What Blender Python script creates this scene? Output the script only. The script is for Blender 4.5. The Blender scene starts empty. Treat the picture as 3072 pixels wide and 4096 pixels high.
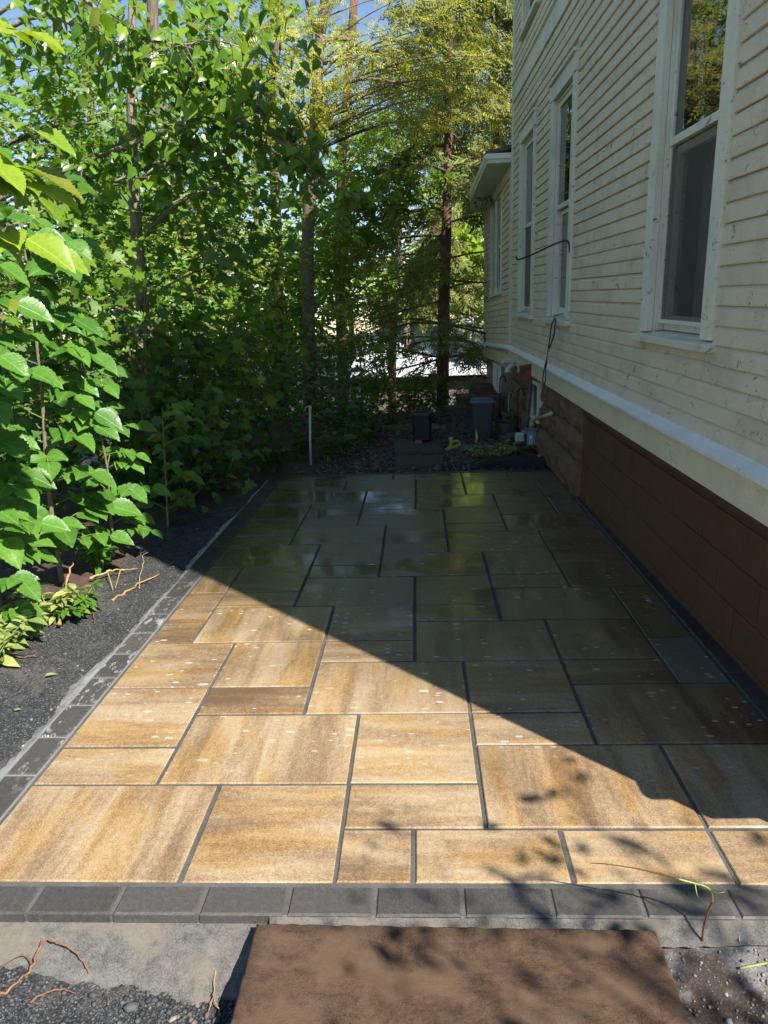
import bpy, math, random
import numpy as np
from mathutils import Vector, Matrix

random.seed(7)
RNG = np.random.default_rng(11)
SC = bpy.context.scene
COL = SC.collection

# ------------------------------------------------------------------ camera
F_PX = 2895.55
CR = np.array([0.99794, 0.04443, -0.04629])
H_CAM = 1.5


def _axes():
    p, y, r, s, h = np.radians([16.56068899, -3.08342242, -2.1565083, 1.41526965, -0.77878916])
    cp, sp, cy, sy, cr, sr = np.cos(p), np.sin(p), np.cos(y), np.sin(y), np.cos(r), np.sin(r)
    f = np.array([sy * cp, cy * cp, -sp]); rt = np.array([cy, -sy, 0]); up = np.cross(rt, f)
    a = cr * rt + sr * up; b = -sr * rt + cr * up
    M = np.array([[1, 0, 0], [0, np.cos(s), -np.sin(s)], [0, np.sin(s), np.cos(s)]])
    hy = M @ np.array([np.tan(h), 1, 0]); hy /= np.linalg.norm(hy)
    hz = M @ np.array([0, 0, 1.0]); hx = np.cross(hy, hz)
    return M @ a, M @ b, M @ f, hx, hy, hz


CA, CB, CC, HX, HY, HZ = _axes()
CAM_O = np.array([0, 0, H_CAM])
cam = bpy.data.cameras.new('camera')
cam.sensor_fit = 'VERTICAL'; cam.sensor_height = 36.0; cam.sensor_width = 27.0
cam.lens = F_PX / 4096 * 36
cam.clip_start = 0.02; cam.clip_end = 1000
cam_o = bpy.data.objects.new('camera', cam); COL.objects.link(cam_o)
cam_o.matrix_world = Matrix([[CA[0], CB[0], -CC[0], 0], [CA[1], CB[1], -CC[1], 0], [CA[2], CB[2], -CC[2], H_CAM], [0, 0, 0, 1]])
SC.camera = cam_o

# ------------------------------------------------------------------ light
SUN_EL = math.radians(44); SUN_DIR = np.array([0.692, -0.722, 0.0])   # horizontal direction towards the sun
SUN_DIR /= np.linalg.norm(SUN_DIR)
TO_SUN = np.array([SUN_DIR[0] * math.cos(SUN_EL), SUN_DIR[1] * math.cos(SUN_EL), math.sin(SUN_EL)])
W = bpy.data.worlds.new('World'); SC.world = W; W.use_nodes = True
wn = W.node_tree; sky = wn.nodes.new('ShaderNodeTexSky'); sky.sky_type = 'NISHITA'; sky.sun_disc = False
sky.sun_elevation = SUN_EL; sky.sun_rotation = math.atan2(SUN_DIR[0], SUN_DIR[1])
sky.air_density = 1.0; sky.dust_density = 0.0; sky.ozone_density = 2.2
wn.links.new(sky.outputs[0], wn.nodes['Background'].inputs[0]); wn.nodes['Background'].inputs[1].default_value = 0.082
sun = bpy.data.lights.new('sun', 'SUN'); sun.energy = 5.0; sun.angle = math.radians(0.53); sun.color = (1.0, 0.955, 0.88)
sun_o = bpy.data.objects.new('sun', sun); COL.objects.link(sun_o)
sun_o.rotation_euler = Vector(TO_SUN).to_track_quat('Z', 'Y').to_euler()
sun_o.location = (8, -8, 12)
SC.view_settings.view_transform = 'Standard'; SC.view_settings.look = 'None'
SC.view_settings.exposure = 1.15; SC.view_settings.gamma = 1.0
SC.cycles.max_bounces = 6; SC.cycles.diffuse_bounces = 3; SC.cycles.transmission_bounces = 4
SC.cycles.transparent_max_bounces = 6
SC.cycles.sample_clamp_indirect = 6.0


def at(u, v, y):
    """pixel of the 1659x2212 view -> world point on the plane at distance y"""
    d = (u * 1.85172 - 1536) / F_PX * CA - (v * 1.85172 - 2048) / F_PX * CB + CC
    return CAM_O + d * (y / d[1])


def at_ground(u, v, z=0.0):
    d = (u * 1.85172 - 1536) / F_PX * CA - (v * 1.85172 - 2048) / F_PX * CB + CC
    return CAM_O + d * ((z - H_CAM) / d[2])


# ------------------------------------------------------------------ mesh helpers
def tag(o, label=None, cat=None, group=None, kind=None):
    if label: o['label'] = label
    if cat: o['category'] = cat
    if group: o['group'] = group
    if kind: o['kind'] = kind
    return o


def empty(name, loc=(0, 0, 0), rz=0.0):
    o = bpy.data.objects.new(name, None); COL.objects.link(o)
    o.location = loc; o.rotation_euler = (0, 0, rz); o.empty_display_size = 0.1
    return o


def link(name, me, mat=None, parent=None):
    o = bpy.data.objects.new(name, me); COL.objects.link(o)
    if mat is not None and not me.materials: me.materials.append(mat)
    if parent is not None: o.parent = parent
    return o


def np_mesh(name, verts, tris, smooth=False):
    verts = np.asarray(verts, np.float32); tris = np.asarray(tris, np.int32)
    me = bpy.data.meshes.new(name)
    me.vertices.add(len(verts)); me.vertices.foreach_set('co', verts.ravel())
    k = tris.shape[1]
    me.loops.add(tris.size); me.loops.foreach_set('vertex_index', tris.ravel())
    me.polygons.add(len(tris)); me.polygons.foreach_set('loop_start', np.arange(0, tris.size, k, dtype=np.int32))
    if smooth: me.polygons.foreach_set('use_smooth', np.ones(len(tris), bool))
    me.update(calc_edges=True)
    return me


class MB:
    def __init__(s): s.v = []; s.f = []

    def quad(s, *p):
        n = len(s.v); s.v += [tuple(q) for q in p]; s.f.append(tuple(range(n, n + len(p)))); return s

    def box(s, x0, x1, y0, y1, z0, z1):
        n = len(s.v)
        s.v += [(x0, y0, z0), (x1, y0, z0), (x1, y1, z0), (x0, y1, z0), (x0, y0, z1), (x1, y0, z1), (x1, y1, z1), (x0, y1, z1)]
        s.f += [tuple(n + i for i in q) for q in ((0, 3, 2, 1), (4, 5, 6, 7), (0, 1, 5, 4), (1, 2, 6, 5), (2, 3, 7, 6), (3, 0, 4, 7))]
        return s

    def bbox(s, x0, x1, y0, y1, z0, z1, b=0.004):
        """box with its top edges bevelled"""
        n = len(s.v)
        s.v += [(x0, y0, z0), (x1, y0, z0), (x1, y1, z0), (x0, y1, z0),
                (x0, y0, z1 - b), (x1, y0, z1 - b), (x1, y1, z1 - b), (x0, y1, z1 - b),
                (x0 + b, y0 + b, z1), (x1 - b, y0 + b, z1), (x1 - b, y1 - b, z1), (x0 + b, y1 - b, z1)]
        s.f += [tuple(n + i for i in q) for q in ((0, 1, 5, 4), (1, 2, 6, 5), (2, 3, 7, 6), (3, 0, 4, 7), (4, 5, 9, 8), (5, 6, 10, 9), (6, 7, 11, 10), (7, 4, 8, 11), (8, 9, 10, 11), (0, 3, 2, 1))]
        return s

    def obox(s, c, ax, ay, az):
        """oriented box: centre and three half-axis vectors"""
        c, ax, ay, az = (np.array(q, float) for q in (c, ax, ay, az)); n = len(s.v)
        for k in (-1, 1):
            for i, j in ((-1, -1), (1, -1), (1, 1), (-1, 1)):
                s.v.append(tuple(c + i * ax + j * ay + k * az))
        s.f += [tuple(n + i for i in q) for q in ((0, 3, 2, 1), (4, 5, 6, 7), (0, 1, 5, 4), (1, 2, 6, 5), (2, 3, 7, 6), (3, 0, 4, 7))]
        return s

    def prism(s, prof, y0, y1, dz0=0.0, dz1=0.0):
        """(x,z) profile pushed along y"""
        n = len(s.v); m = len(prof)
        s.v += [(x, y0, z + dz0) for x, z in prof] + [(x, y1, z + dz1) for x, z in prof]
        for i in range(m):
            j = (i + 1) % m; s.f.append((n + i, n + j, n + m + j, n + m + i))
        s.f.append(tuple(n + m - 1 - i for i in range(m))); s.f.append(tuple(n + m + i for i in range(m)))
        return s

    def tube(s, pts, rad, k=8, cap=True):
        pts = [np.array(p, float) for p in pts]
        if not hasattr(rad, '__len__'): rad = [rad] * len(pts)
        n = len(s.v); ref = None
        for i, p in enumerate(pts):
            t = pts[min(i + 1, len(pts) - 1)] - pts[max(i - 1, 0)]; t /= (np.linalg.norm(t) + 1e-9)
            if ref is None: ref = np.array([0, 0, 1.0]) if abs(t[2]) < .8 else np.array([1.0, 0, 0])
            u = np.cross(t, ref); u /= (np.linalg.norm(u) + 1e-9); w = np.cross(u, t); ref = w
            for j in range(k):
                a = 2 * math.pi * j / k; s.v.append(tuple(p + rad[i] * (math.cos(a) * u + math.sin(a) * w)))
        for i in range(len(pts) - 1):
            for j in range(k):
                j2 = (j + 1) % k
                s.f.append((n + i * k + j, n + i * k + j2, n + (i + 1) * k + j2, n + (i + 1) * k + j))
        if cap:
            s.f.append(tuple(n + k - 1 - j for j in range(k))); s.f.append(tuple(n + (len(pts) - 1) * k + j for j in range(k)))
        return s

    def lathe(s, prof, c=(0, 0, 0), k=20):
        n = len(s.v)
        for r, z in prof:
            for j in range(k):
                a = 2 * math.pi * j / k; s.v.append((c[0] + r * math.cos(a), c[1] + r * math.sin(a), c[2] + z))
        for i in range(len(prof) - 1):
            for j in range(k):
                j2 = (j + 1) % k; s.f.append((n + i * k + j, n + i * k + j2, n + (i + 1) * k + j2, n + (i + 1) * k + j))
        return s

    def build(s, name, mat, parent=None, smooth=False, bevel=0.0, loc=None):
        me = bpy.data.meshes.new(name); me.from_pydata(s.v, [], s.f); me.update()
        if smooth: me.polygons.foreach_set('use_smooth', [True] * len(me.polygons))
        o = link(name, me, mat, parent)
        if loc is not None: o.location = loc
        if bevel:
            m = o.modifiers.new('bevel', 'BEVEL'); m.width = bevel; m.segments = 2; m.limit_method = 'ANGLE'
        return o


# ------------------------------------------------------------------ material helpers
class Mat:
    def __init__(s, name):
        s.m = bpy.data.materials.new(name); s.m.use_nodes = True; s.t = s.m.node_tree
        s.p = s.t.nodes['Principled BSDF']; s.out = s.t.nodes['Material Output']

    def n(s, typ, _props=None, **kw):
        nd = s.t.nodes.new('ShaderNode' + typ)
        for k, v in (_props or {}).items(): setattr(nd, k, v)
        for k, v in kw.items():
            key = int(k[1:]) if k[0] == 'i' and k[1:].isdigit() else k.replace('_', ' ')
            if hasattr(v, 'is_linked') or isinstance(v, bpy.types.NodeSocket): s.t.links.new(v, nd.inputs[key])
            else: nd.inputs[key].default_value = (*v, 1.0) if nd.inputs[key].type == 'RGBA' and len(v) == 3 else v
        return nd

    def set(s, **kw):
        for k, v in kw.items():
            k = k.replace('_', ' ')
            if isinstance(v, bpy.types.NodeSocket): s.t.links.new(v, s.p.inputs[k])
            else: s.p.inputs[k].default_value = (*v, 1.0) if k == 'Base Color' and len(v) == 3 else v
        return s

    def pos(s): return s.n('NewGeometry').outputs['Position']
    def obj(s): return s.n('TexCoord').outputs['Object']

    def scale(s, vec, sc, off=None):
        nd = s.n('VectorMath', {'operation': 'MULTIPLY'}, i0=vec, i1=sc); r = nd.outputs[0]
        if off is not None: r = s.n('VectorMath', {'operation': 'ADD'}, i0=r, i1=off).outputs[0]
        return r

    def noise(s, vec, scale, detail=4.0, rough=0.55, dist=0.0):
        return s.n('TexNoise', Vector=vec, Scale=scale, Detail=detail, Roughness=rough, Distortion=dist).outputs[0]

    def voro(s, vec, scale, feature='F1', out='Distance', rnd=1.0):
        return s.n('TexVoronoi', {'feature': feature}, Vector=vec, Scale=scale, Randomness=rnd).outputs[out]

    def math(s, op, a, b=0.0, c=0.0, clamp=False):
        nd = s.n('Math', {'operation': op, 'use_clamp': clamp}, i0=a, i1=b, i2=c); return nd.outputs[0]

    def ss(s, v, lo, hi, o0=0.0, o1=1.0):
        nd = s.n('MapRange', {'interpolation_type': 'SMOOTHSTEP'}); nd.clamp = True
        s.t.links.new(v, nd.inputs['Value'])
        for k, q in (('From Min', lo), ('From Max', hi), ('To Min', o0), ('To Max', o1)): nd.inputs[k].default_value = q
        return nd.outputs[0]

    def ramp(s, v, stops):
        nd = s.n('ValToRGB', Fac=v); e = nd.color_ramp.elements
        while len(e) < len(stops): e.new(0.5)
        for i, (p, c) in enumerate(stops):
            e[i].position = p; e[i].color = (*c, 1.0)
        return nd.outputs[0]

    def mix(s, f, a, b, mode='MIX'):
        nd = s.t.nodes.new('ShaderNodeMix'); nd.data_type = 'RGBA'; nd.blend_type = mode
        for i, q in ((0, f), (6, a), (7, b)):
            if isinstance(q, bpy.types.NodeSocket): s.t.links.new(q, nd.inputs[i])
            else: nd.inputs[i].default_value = (q if i == 0 else (*q, 1.0) if len(q) == 3 else q)
        return nd.outputs[2]

    def xyz(s, vec): return s.n('SeparateXYZ', i0=vec).outputs

    def bump(s, h, strength=0.3, dist=0.01):
        b = s.n('Bump', Height=h, Strength=strength, Distance=dist); s.t.links.new(b.outputs[0], s.p.inputs['Normal']); return b

    def oi(s): return s.n('ObjectInfo')


def simple(name, col, rough=0.6, var=0.15, scale=30, bump=0.0, metal=0.0, spec=0.5, stretch=(1, 1, 1)):
    m = Mat(name); o = m.scale(m.obj(), stretch); nz = m.noise(o, scale, 5, 0.6); n2 = m.noise(o, scale * .15, 3, .5)
    q = m.math('MULTIPLY', m.math('ADD', nz, n2), 0.5)
    c0 = tuple(c * (1 - var * 2) for c in col); c1 = tuple(min(1, c * (1 + var * 2)) for c in col)
    m.set(Base_Color=m.ramp(q, [(0.3, c0), (0.7, c1)]), Roughness=rough, Metallic=metal)
    m.p.inputs['Specular IOR Level'].default_value = spec
    if bump: m.bump(nz, bump, 0.004)
    return m.m


def mat_paver():
    m = Mat('paver'); oi = m.oi(); rnd = oi.outputs['Random']; sep = m.n('SeparateColor', i0=oi.outputs['Color']).outputs
    off = m.n('CombineXYZ', i0=m.math('MULTIPLY', rnd, 37.0), i1=m.math('MULTIPLY', rnd, 91.0), i2=0.0).outputs[0]
    o = m.n('VectorMath', {'operation': 'ADD'}, i0=m.obj(), i1=off).outputs[0]
    grain = m.noise(m.scale(o, (1, 1.35, 1)), 150, 4, .75); fine = m.noise(o, 560, 2, .6); spot = m.noise(o, 48, 4, .7)
    st = m.noise(m.scale(o, (.75, 5.5, 1)), 1.6, 5, .62, .35)
    bl = m.noise(o, 2.6, 3, .55)
    v = m.math('ADD', m.math('MULTIPLY', m.ss(st, .32, .68), 0.37), m.math('MULTIPLY', m.ss(bl, .3, .7), .20))
    g2 = m.math('ADD', m.math('MULTIPLY', m.ss(grain, .36, .64), .31), m.math('MULTIPLY', m.ss(spot, .34, .66), .16))
    v = m.math('ADD', v, g2); v = m.math('ADD', v, m.math('SUBTRACT', sep[0], 0.50))
    hue = m.ss(m.noise(m.scale(o, (.8, 3.0, 1)), 2.2, 3), .47, .60)
    ca = m.ramp(v, [(0.08, (.125, .080, .045)), (0.34, (.225, .150, .086)), (0.50, (.305, .213, .124)), (0.66, (.375, .280, .172)), (.88, (.440, .360, .245))])
    cb = m.ramp(v, [(0.08, (.130, .074, .032)), (0.34, (.240, .143, .060)), (0.50, (.325, .207, .088)), (0.66, (.380, .262, .128)), (.88, (.435, .338, .205))])
    c = m.mix(hue, ca, cb)
    c = m.mix(m.ss(fine, .34, .66), m.mix(1.0, c, (.74, .71, .67), 'MULTIPLY'), m.mix(1.0, c, (1.06, 1.06, 1.05), 'MULTIPLY')); mid = grain
    c = m.mix(sep[1], c, (.21, .22, .175))                                   # reflected sky and foliage tinted into some stones as green-grey
    P = m.pos(); x = m.xyz(P)
    # wash water, wettest away from the front; its darkening also deepens the house shade
    wn_ = m.noise(P, 1.3, 4, .6)
    yy = m.math('ADD', x[1], m.math('MULTIPLY_ADD', wn_, 2.2, -1.1)); yy = m.math('ADD', yy, m.math('MULTIPLY', x[0], .55))
    wet = m.ss(yy, 2.1, 4.0)
    c = m.mix(wet, c, m.mix(1.0, c, (.40, .38, .35), 'MULTIPLY'))
    # suds: flat bubbles of soap, drawn out by the run-off
    ps = m.scale(P, (0.42, 1.0, 1.0))
    vd = m.n('TexVoronoi', {'feature': 'F1'}, Vector=ps, Scale=15.0); cs = m.n('SeparateColor', i0=vd.outputs['Color']).outputs
    r1 = m.math('MULTIPLY', m.math('POWER', cs[0], 4.2), .17)
    vd2 = m.n('TexVoronoi', {'feature': 'F1'}, Vector=ps, Scale=42.0); cs2 = m.n('SeparateColor', i0=vd2.outputs['Color']).outputs
    r2 = m.math('MULTIPLY', m.math('POWER', cs2[0], 2.6), .34)
    wob = m.math('MULTIPLY_ADD', m.noise(P, 60, 2), .10, -.05)
    s1 = m.ss(m.math('SUBTRACT', r1, m.math('ADD', vd.outputs[0], wob)), 0.0, .03)
    s2 = m.ss(m.math('SUBTRACT', r2, m.math('ADD', vd2.outputs[0], wob)), 0.0, .06)
    area = m.math('MULTIPLY', m.ss(x[1], 1.9, 2.5), m.ss(x[1], 6.4, 4.4)); area = m.math('MULTIPLY', area, m.ss(m.noise(P, 1.1, 2), .36, .52))
    sud = m.math('MULTIPLY', m.math('MAXIMUM', s1, s2), area)
    c = m.mix(m.math('MULTIPLY', sud, .55), c, (.56, .53, .50))
    pud = m.ss(m.noise(m.scale(P, (.8, 1.3, 1)), 1.7, 3, .5), .46, .58)
    rw = m.math('MULTIPLY_ADD', pud, -.20, .34); rg = m.n('Mix', i0=wet, i2=.62, i3=rw).outputs[0]
    m.set(Base_Color=c, Roughness=rg, Coat_Weight=m.math('MULTIPLY', wet, .9), Coat_Roughness=m.math('MULTIPLY_ADD', pud, -.18, .25)); m.p.inputs['Specular IOR Level'].default_value = .5; m.p.inputs['Coat IOR'].default_value = 1.5
    h = m.math('ADD', m.math('MULTIPLY', mid, .6), m.math('MULTIPLY', fine, .4))
    h2 = m.noise(m.scale(P, (1, 2.2, 1)), 38, 3, .6)
    hh = m.n('Mix', i0=m.math('MULTIPLY', wet, .75), i2=h, i3=h2).outputs[0]
    b = m.bump(hh, .32, .0022)
    return m.m


def mat_border():
    m = Mat('border_paver'); oi = m.oi(); P = m.pos(); x = m.xyz(P)
    mid = m.noise(P, 60, 5, .7); fine = m.noise(P, 500, 2, .6); big = m.noise(P, 5, 3)
    v = m.math('ADD', m.math('MULTIPLY', mid, .5), m.math('MULTIPLY', fine, .35)); v = m.math('ADD', v, m.math('MULTIPLY', oi.outputs['Random'], .12))
    c = m.ramp(v, [(.3, (.028, .026, .024)), (.55, (.062, .057, .051)), (.75, (.12, .111, .103))])
    spk = m.ss(m.noise(P, 900, 1), .66, .72); c = m.mix(m.math('MULTIPLY', spk, .5), c, (.5, .5, .5))
    # soap film on the left edge
    vd = m.voro(m.scale(P, (1.4, .8, 1)), 22); ring = m.ss(m.math('ABSOLUTE', m.math('SUBTRACT', vd, .22)), .07, .02)
    fl = m.noise(m.scale(P, (2, .8, 1)), 9, 4, .6, 1.0)
    foam = m.math('MULTIPLY', m.ss(m.math('MULTIPLY_ADD', ring, .16, fl), .55, .70), m.math('MULTIPLY', m.ss(x[0], -1.30, -1.36), m.math('MULTIPLY', m.ss(x[1], 1.9, 2.4), m.ss(x[1], 4.4, 3.6))))
    c = m.mix(m.math('MULTIPLY', foam, .65), c, (.40, .40, .405))
    wet = m.ss(m.math('ADD', x[1], m.math('MULTIPLY', x[0], .5)), 2.4, 4.0)  # damp towards the far side, plus house shade darkened into the stones
    c = m.mix(wet, c, m.mix(1.0, c, (.55, .55, .55), 'MULTIPLY'))
    m.set(Base_Color=c, Roughness=m.n('Mix', i0=wet, i2=.6, i3=.34).outputs[0]); m.bump(v, .3, .002)
    return m.m


def mat_joint():
    m = Mat('joint_sand'); P = m.pos(); x = m.xyz(P); a = m.noise(P, 330, 3, .7); b = m.noise(P, 9, 3)
    v = m.math('MULTIPLY_ADD', b, .3, m.math('MULTIPLY', a, .8))
    c = m.ramp(v, [(.35, (.026, .025, .023)), (.55, (.066, .063, .058)), (.75, (.17, .165, .155))])
    pale = m.math('MULTIPLY', m.ss(x[1], 1.9, 1.62), m.ss(m.noise(P, 4, 3), .3, .6))
    c = m.mix(m.math('MULTIPLY', pale, .30), c, (.13, .127, .122))
    res = m.math('MULTIPLY', m.ss(x[0], -1.352, -1.362), m.ss(x[1], 4.6, 3.8)); c = m.mix(m.math('MULTIPLY', res, .6), c, (.27, .27, .27))   # dried soap residue
    wet = m.ss(m.math('ADD', x[1], m.math('MULTIPLY', x[0], .5)), 2.4, 4.0)  # wash water plus house shade, both darkened into the joint colour
    c = m.mix(wet, c, m.mix(1.0, c, (.62, .60, .56), 'MULTIPLY'))
    m.set(Base_Color=c, Roughness=.85); m.bump(a, .8, .003); return m.m


def mat_ground():
    m = Mat('ground'); P = m.pos(); x = m.xyz(P)
    a = m.noise(P, 160, 4, .75); b = m.noise(P, 14, 4, .6); d = m.noise(P, 2.2, 4, .6)
    soil = m.ramp(m.math('MULTIPLY_ADD', b, .6, m.math('MULTIPLY', a, .4)), [(.3, (.028, .018, .012)), (.55, (.075, .046, .032)), (.75, (.13, .085, .062))])
    vg = m.n('TexVoronoi', {'feature': 'F1'}, Vector=P, Scale=190.0)
    gc = m.n('SeparateColor', i0=vg.outputs['Color']).outputs[0]
    grit = m.ramp(gc, [(.0, (.009, .0095, .010)), (.6, (.030, .031, .0325)), (.86, (.060, .061, .062)), (1.0, (.17, .17, .17))])
    grit = m.mix(m.ss(m.math('MULTIPLY_ADD', b, .5, m.math('MULTIPLY', d, .5)), .50, .60), grit, m.mix(.6, grit, (.105, .095, .085)))
    wx = m.math('ADD', x[0], m.math('MULTIPLY_ADD', d, .5, -.25)); wx = m.math('ADD', wx, m.math('MULTIPLY_ADD', b, .16, -.08))
    left = m.math('MULTIPLY', m.ss(wx, -2.06, -1.98), m.ss(wx, -1.1, -1.3))
    front = m.math('MULTIPLY', m.ss(x[1], 1.56, 1.50), m.ss(wx, .25, .1))
    g = m.math('MAXIMUM', m.math('MULTIPLY', left, m.ss(x[1], 6.4, 5.8)), front)
    c = m.mix(g, soil, grit)
    # grey stone dust with brown soil patches in front on the house side
    dust = m.ramp(m.math('MULTIPLY_ADD', a, .7, m.math('MULTIPLY', b, .3)), [(.32, (.045, .043, .041)), (.5, (.135, .131, .125)), (.7, (.27, .263, .252))])
    fr = m.math('MULTIPLY', m.ss(x[1], 1.75, 1.6), m.ss(wx, .2, .34)); so = m.ss(m.math('ADD', d, m.math('MULTIPLY', x[1], -.35)), -.02, .10)
    dust = m.mix(m.math('MULTIPLY', so, m.ss(m.noise(P, 5.5, 4, .65), .44, .56)), dust, m.mix(m.ss(a, .5, .65), (.030, .020, .015), (.085, .058, .045)))
    c = m.mix(fr, c, dust)
    # leaf litter and dry grass further out
    li = m.ramp(m.noise(P, 26, 5, .7), [(.3, (.010, .009, .005)), (.55, (.026, .022, .012)), (.8, (.065, .050, .028))])
    wood = m.math('MAXIMUM', m.ss(x[0], -2.3, -2.9), m.ss(x[1], 10.0, 12.0)); c = m.mix(wood, c, li)
    h = m.math('ADD', m.math('MULTIPLY', a, .6), m.math('MULTIPLY', m.n('Mix', i0=g, i2=b, i3=vg.outputs[0]).outputs[0], .8))
    m.set(Base_Color=c, Roughness=.88); m.bump(h, .9, .006); return m.m


def mat_concrete(name, lo, hi, tint=None):
    m = Mat(name); P = m.pos(); a = m.noise(P, 260, 4, .75); b = m.noise(m.scale(P, (1, 2, 1)), 16, 4, .6, .8)
    c = m.ramp(m.math('ADD', m.math('MULTIPLY', b, .30), m.math('MULTIPLY_ADD', a, .55, m.math('MULTIPLY', m.noise(P, 70, 4, .7), .25))), [(.43, lo), (.64, hi)])
    if tint: c = m.mix(m.ss(m.noise(P, 7, 3), .45, .6), c, m.mix(.6, c, tint))
    m.set(Base_Color=c, Roughness=.9); m.bump(a, .7, .004); return m.m


def mat_paint(name, col, peel=0.25, under=(.16, .13, .10), rough=.55, grime=.3, crack_scale=9.0):
    """old brush-painted wood: fine alligatoring, a few flaked chips, grime"""
    m = Mat(name); oi = m.oi(); o = m.pos()
    o2 = m.n('VectorMath', {'operation': 'ADD'}, i0=o, i1=m.n('CombineXYZ', i0=0.0, i1=m.math('MULTIPLY', oi.outputs['Random'], 13.0), i2=0.0).outputs[0]).outputs[0]
    gr = m.noise(m.scale(o2, (1, 1.2, 1)), 2.2, 5, .65); br = m.noise(m.scale(o2, (3, 4, 26)), 6, 4, .6)
    c = m.mix(m.math('MULTIPLY', m.ss(gr, .42, .72), grime), col, tuple(q * .55 for q in col))
    c = m.mix(m.math('MULTIPLY', m.ss(br, .4, .7), .16), c, tuple(min(1, q * 1.22) for q in col))
    c = m.mix(m.math('MULTIPLY', oi.outputs['Random'], .12), c, tuple(q * .8 for q in col))
    wv = m.n('VectorMath', {'operation': 'ADD'}, i0=m.scale(o2, (1, 1, .8)), i1=m.scale(m.n('TexNoise', Vector=o2, Scale=14.0, Detail=3.0).outputs[1], (.12, .12, .12))).outputs[0]
    ed = m.voro(wv, crack_scale, 'DISTANCE_TO_EDGE'); ck = m.ss(ed, .028, .006)
    ck = m.math('MULTIPLY', ck, m.ss(m.noise(o2, 1.9, 3), .56, .66)); 
    fl = m.ss(m.noise(m.scale(o2, (1, 1.0, 1.7)), 15, 5, .7, .5), .70 - .10 * peel, .715 - .10 * peel)
    fl = m.math('MULTIPLY', fl, m.ss(m.noise(o2, 1.3, 2), .42, .56))
    k = m.math('MAXIMUM', m.math('MULTIPLY', ck, .42), m.math('MULTIPLY', fl, min(1.0, peel * 3)))
    c = m.mix(k, c, under)
    wr = m.noise(m.scale(o2, (1, 1, 1.4)), 20, 5, .65, 1.2)
    h = m.math('SUBTRACT', m.math('ADD', m.math('MULTIPLY_ADD', wr, 1.3, m.math('MULTIPLY', br, .4)), m.math('MULTIPLY', m.noise(o2, 90, 4, .7), .35)), m.math('MULTIPLY', k, 1.2))
    m.set(Base_Color=c, Roughness=rough); m.bump(h, .75, .006); return m.m


def mat_leaf(name, c0, c1, tr, rough=.42, tfac=.36, spec=.5, wet=False, veins=False):
    m = Mat(name); g = m.n('NewGeometry'); oi = m.oi()
    r = m.math('FRACT', m.math('ADD', g.outputs['Random Per Island'], m.math('MULTIPLY', oi.outputs['Random'], 7.3)))
    P = g.outputs['Position']; big = m.noise(P, .9, 2); vein = m.noise(P, 60, 3, .6)
    f = m.math('ADD', m.math('MULTIPLY', r, .7), m.math('MULTIPLY_ADD', big, 1.0, -.35), clamp=True)
    c = m.ramp(f, [(.0, c0), (.75, c1), (1.0, tuple(min(1, q * k) for q, k in zip(c1, (1.5, 1.22, .9))))])
    c = m.mix(m.ss(r, .965, .972), c, (.22, .24, .03))
    c = m.mix(m.math('MULTIPLY', m.ss(vein, .4, .65), .22), c, tuple(q * .6 for q in c0))
    if veins:
        ox = m.xyz(m.obj()); ay = m.math('ABSOLUTE', ox[1]); w_ = m.math('SUBTRACT', ox[0], m.math('MULTIPLY', ay, .75))
        side = m.ss(m.math('ABSOLUTE', m.math('SUBTRACT', m.math('FRACT', m.math('MULTIPLY', w_, 9.0)), .5)), .42, .49)
        rib = m.math('MAXIMUM', m.ss(ay, .022, .008), m.math('MULTIPLY', side, .55))
        c = m.mix(m.math('MULTIPLY', rib, .45), c, tuple(min(1, q * 1.5 + .05) for q in c1))
        blot = m.ss(m.noise(P, 30, 4, .65), .62, .68); c = m.mix(m.math('MULTIPLY', blot, .45), c, tuple(q * .45 for q in c0)); vein = m.math('SUBTRACT', vein, rib)
    rg = m.ss(m.noise(P, 24, 3, .6), .50, .62, rough, max(.14, rough - .22)) if wet else rough
    m.set(Base_Color=c, Roughness=rg); m.p.inputs['Specular IOR Level'].default_value = spec
    if wet: m.bump(vein, .25, .004)
    t = m.n('BsdfTranslucent', Color=m.mix(1.0, c, tr, 'MULTIPLY'))
    mx = m.n('MixShader', i0=tfac, i1=m.p.outputs[0], i2=t.outputs[0]); m.t.links.new(mx.outputs[0], m.out.inputs[0])
    return m.m


def mat_bark(name, c0, c1, st=(14, 14, 2.2)):
    m = Mat(name); o = m.obj(); n1 = m.noise(m.scale(o, st), 3.0, 5, .7, .4); n2 = m.noise(o, 2.2, 3)
    c = m.ramp(m.math('MULTIPLY_ADD', n2, .35, m.math('MULTIPLY', n1, .7)), [(.32, c0), (.68, c1)])
    m.set(Base_Color=c, Roughness=.9); m.bump(n1, .9, .02); return m.m


def mat_glass(name, tint=(.012, .014, .016), rough=.015):
    m = Mat(name); P = m.pos()
    m.set(Base_Color=tint, Roughness=rough, IOR=2.1); m.p.inputs['Specular IOR Level'].default_value = .5
    m.bump(m.noise(P, 1.6, 2), .05, .03); return m.m


def mat_screen():
    m = Mat('insect_screen'); o = m.pos(); n = m.noise(o, 9, 3)
    m.set(Base_Color=m.ramp(n, [(.3, (.075, .07, .06)), (.7, (.11, .10, .085))]), Roughness=.55)
    t = m.n('BsdfTransparent'); mx = m.n('MixShader', i0=.42, i1=m.p.outputs[0], i2=t.outputs[0]); m.t.links.new(mx.outputs[0], m.out.inputs[0]); return m.m


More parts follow.
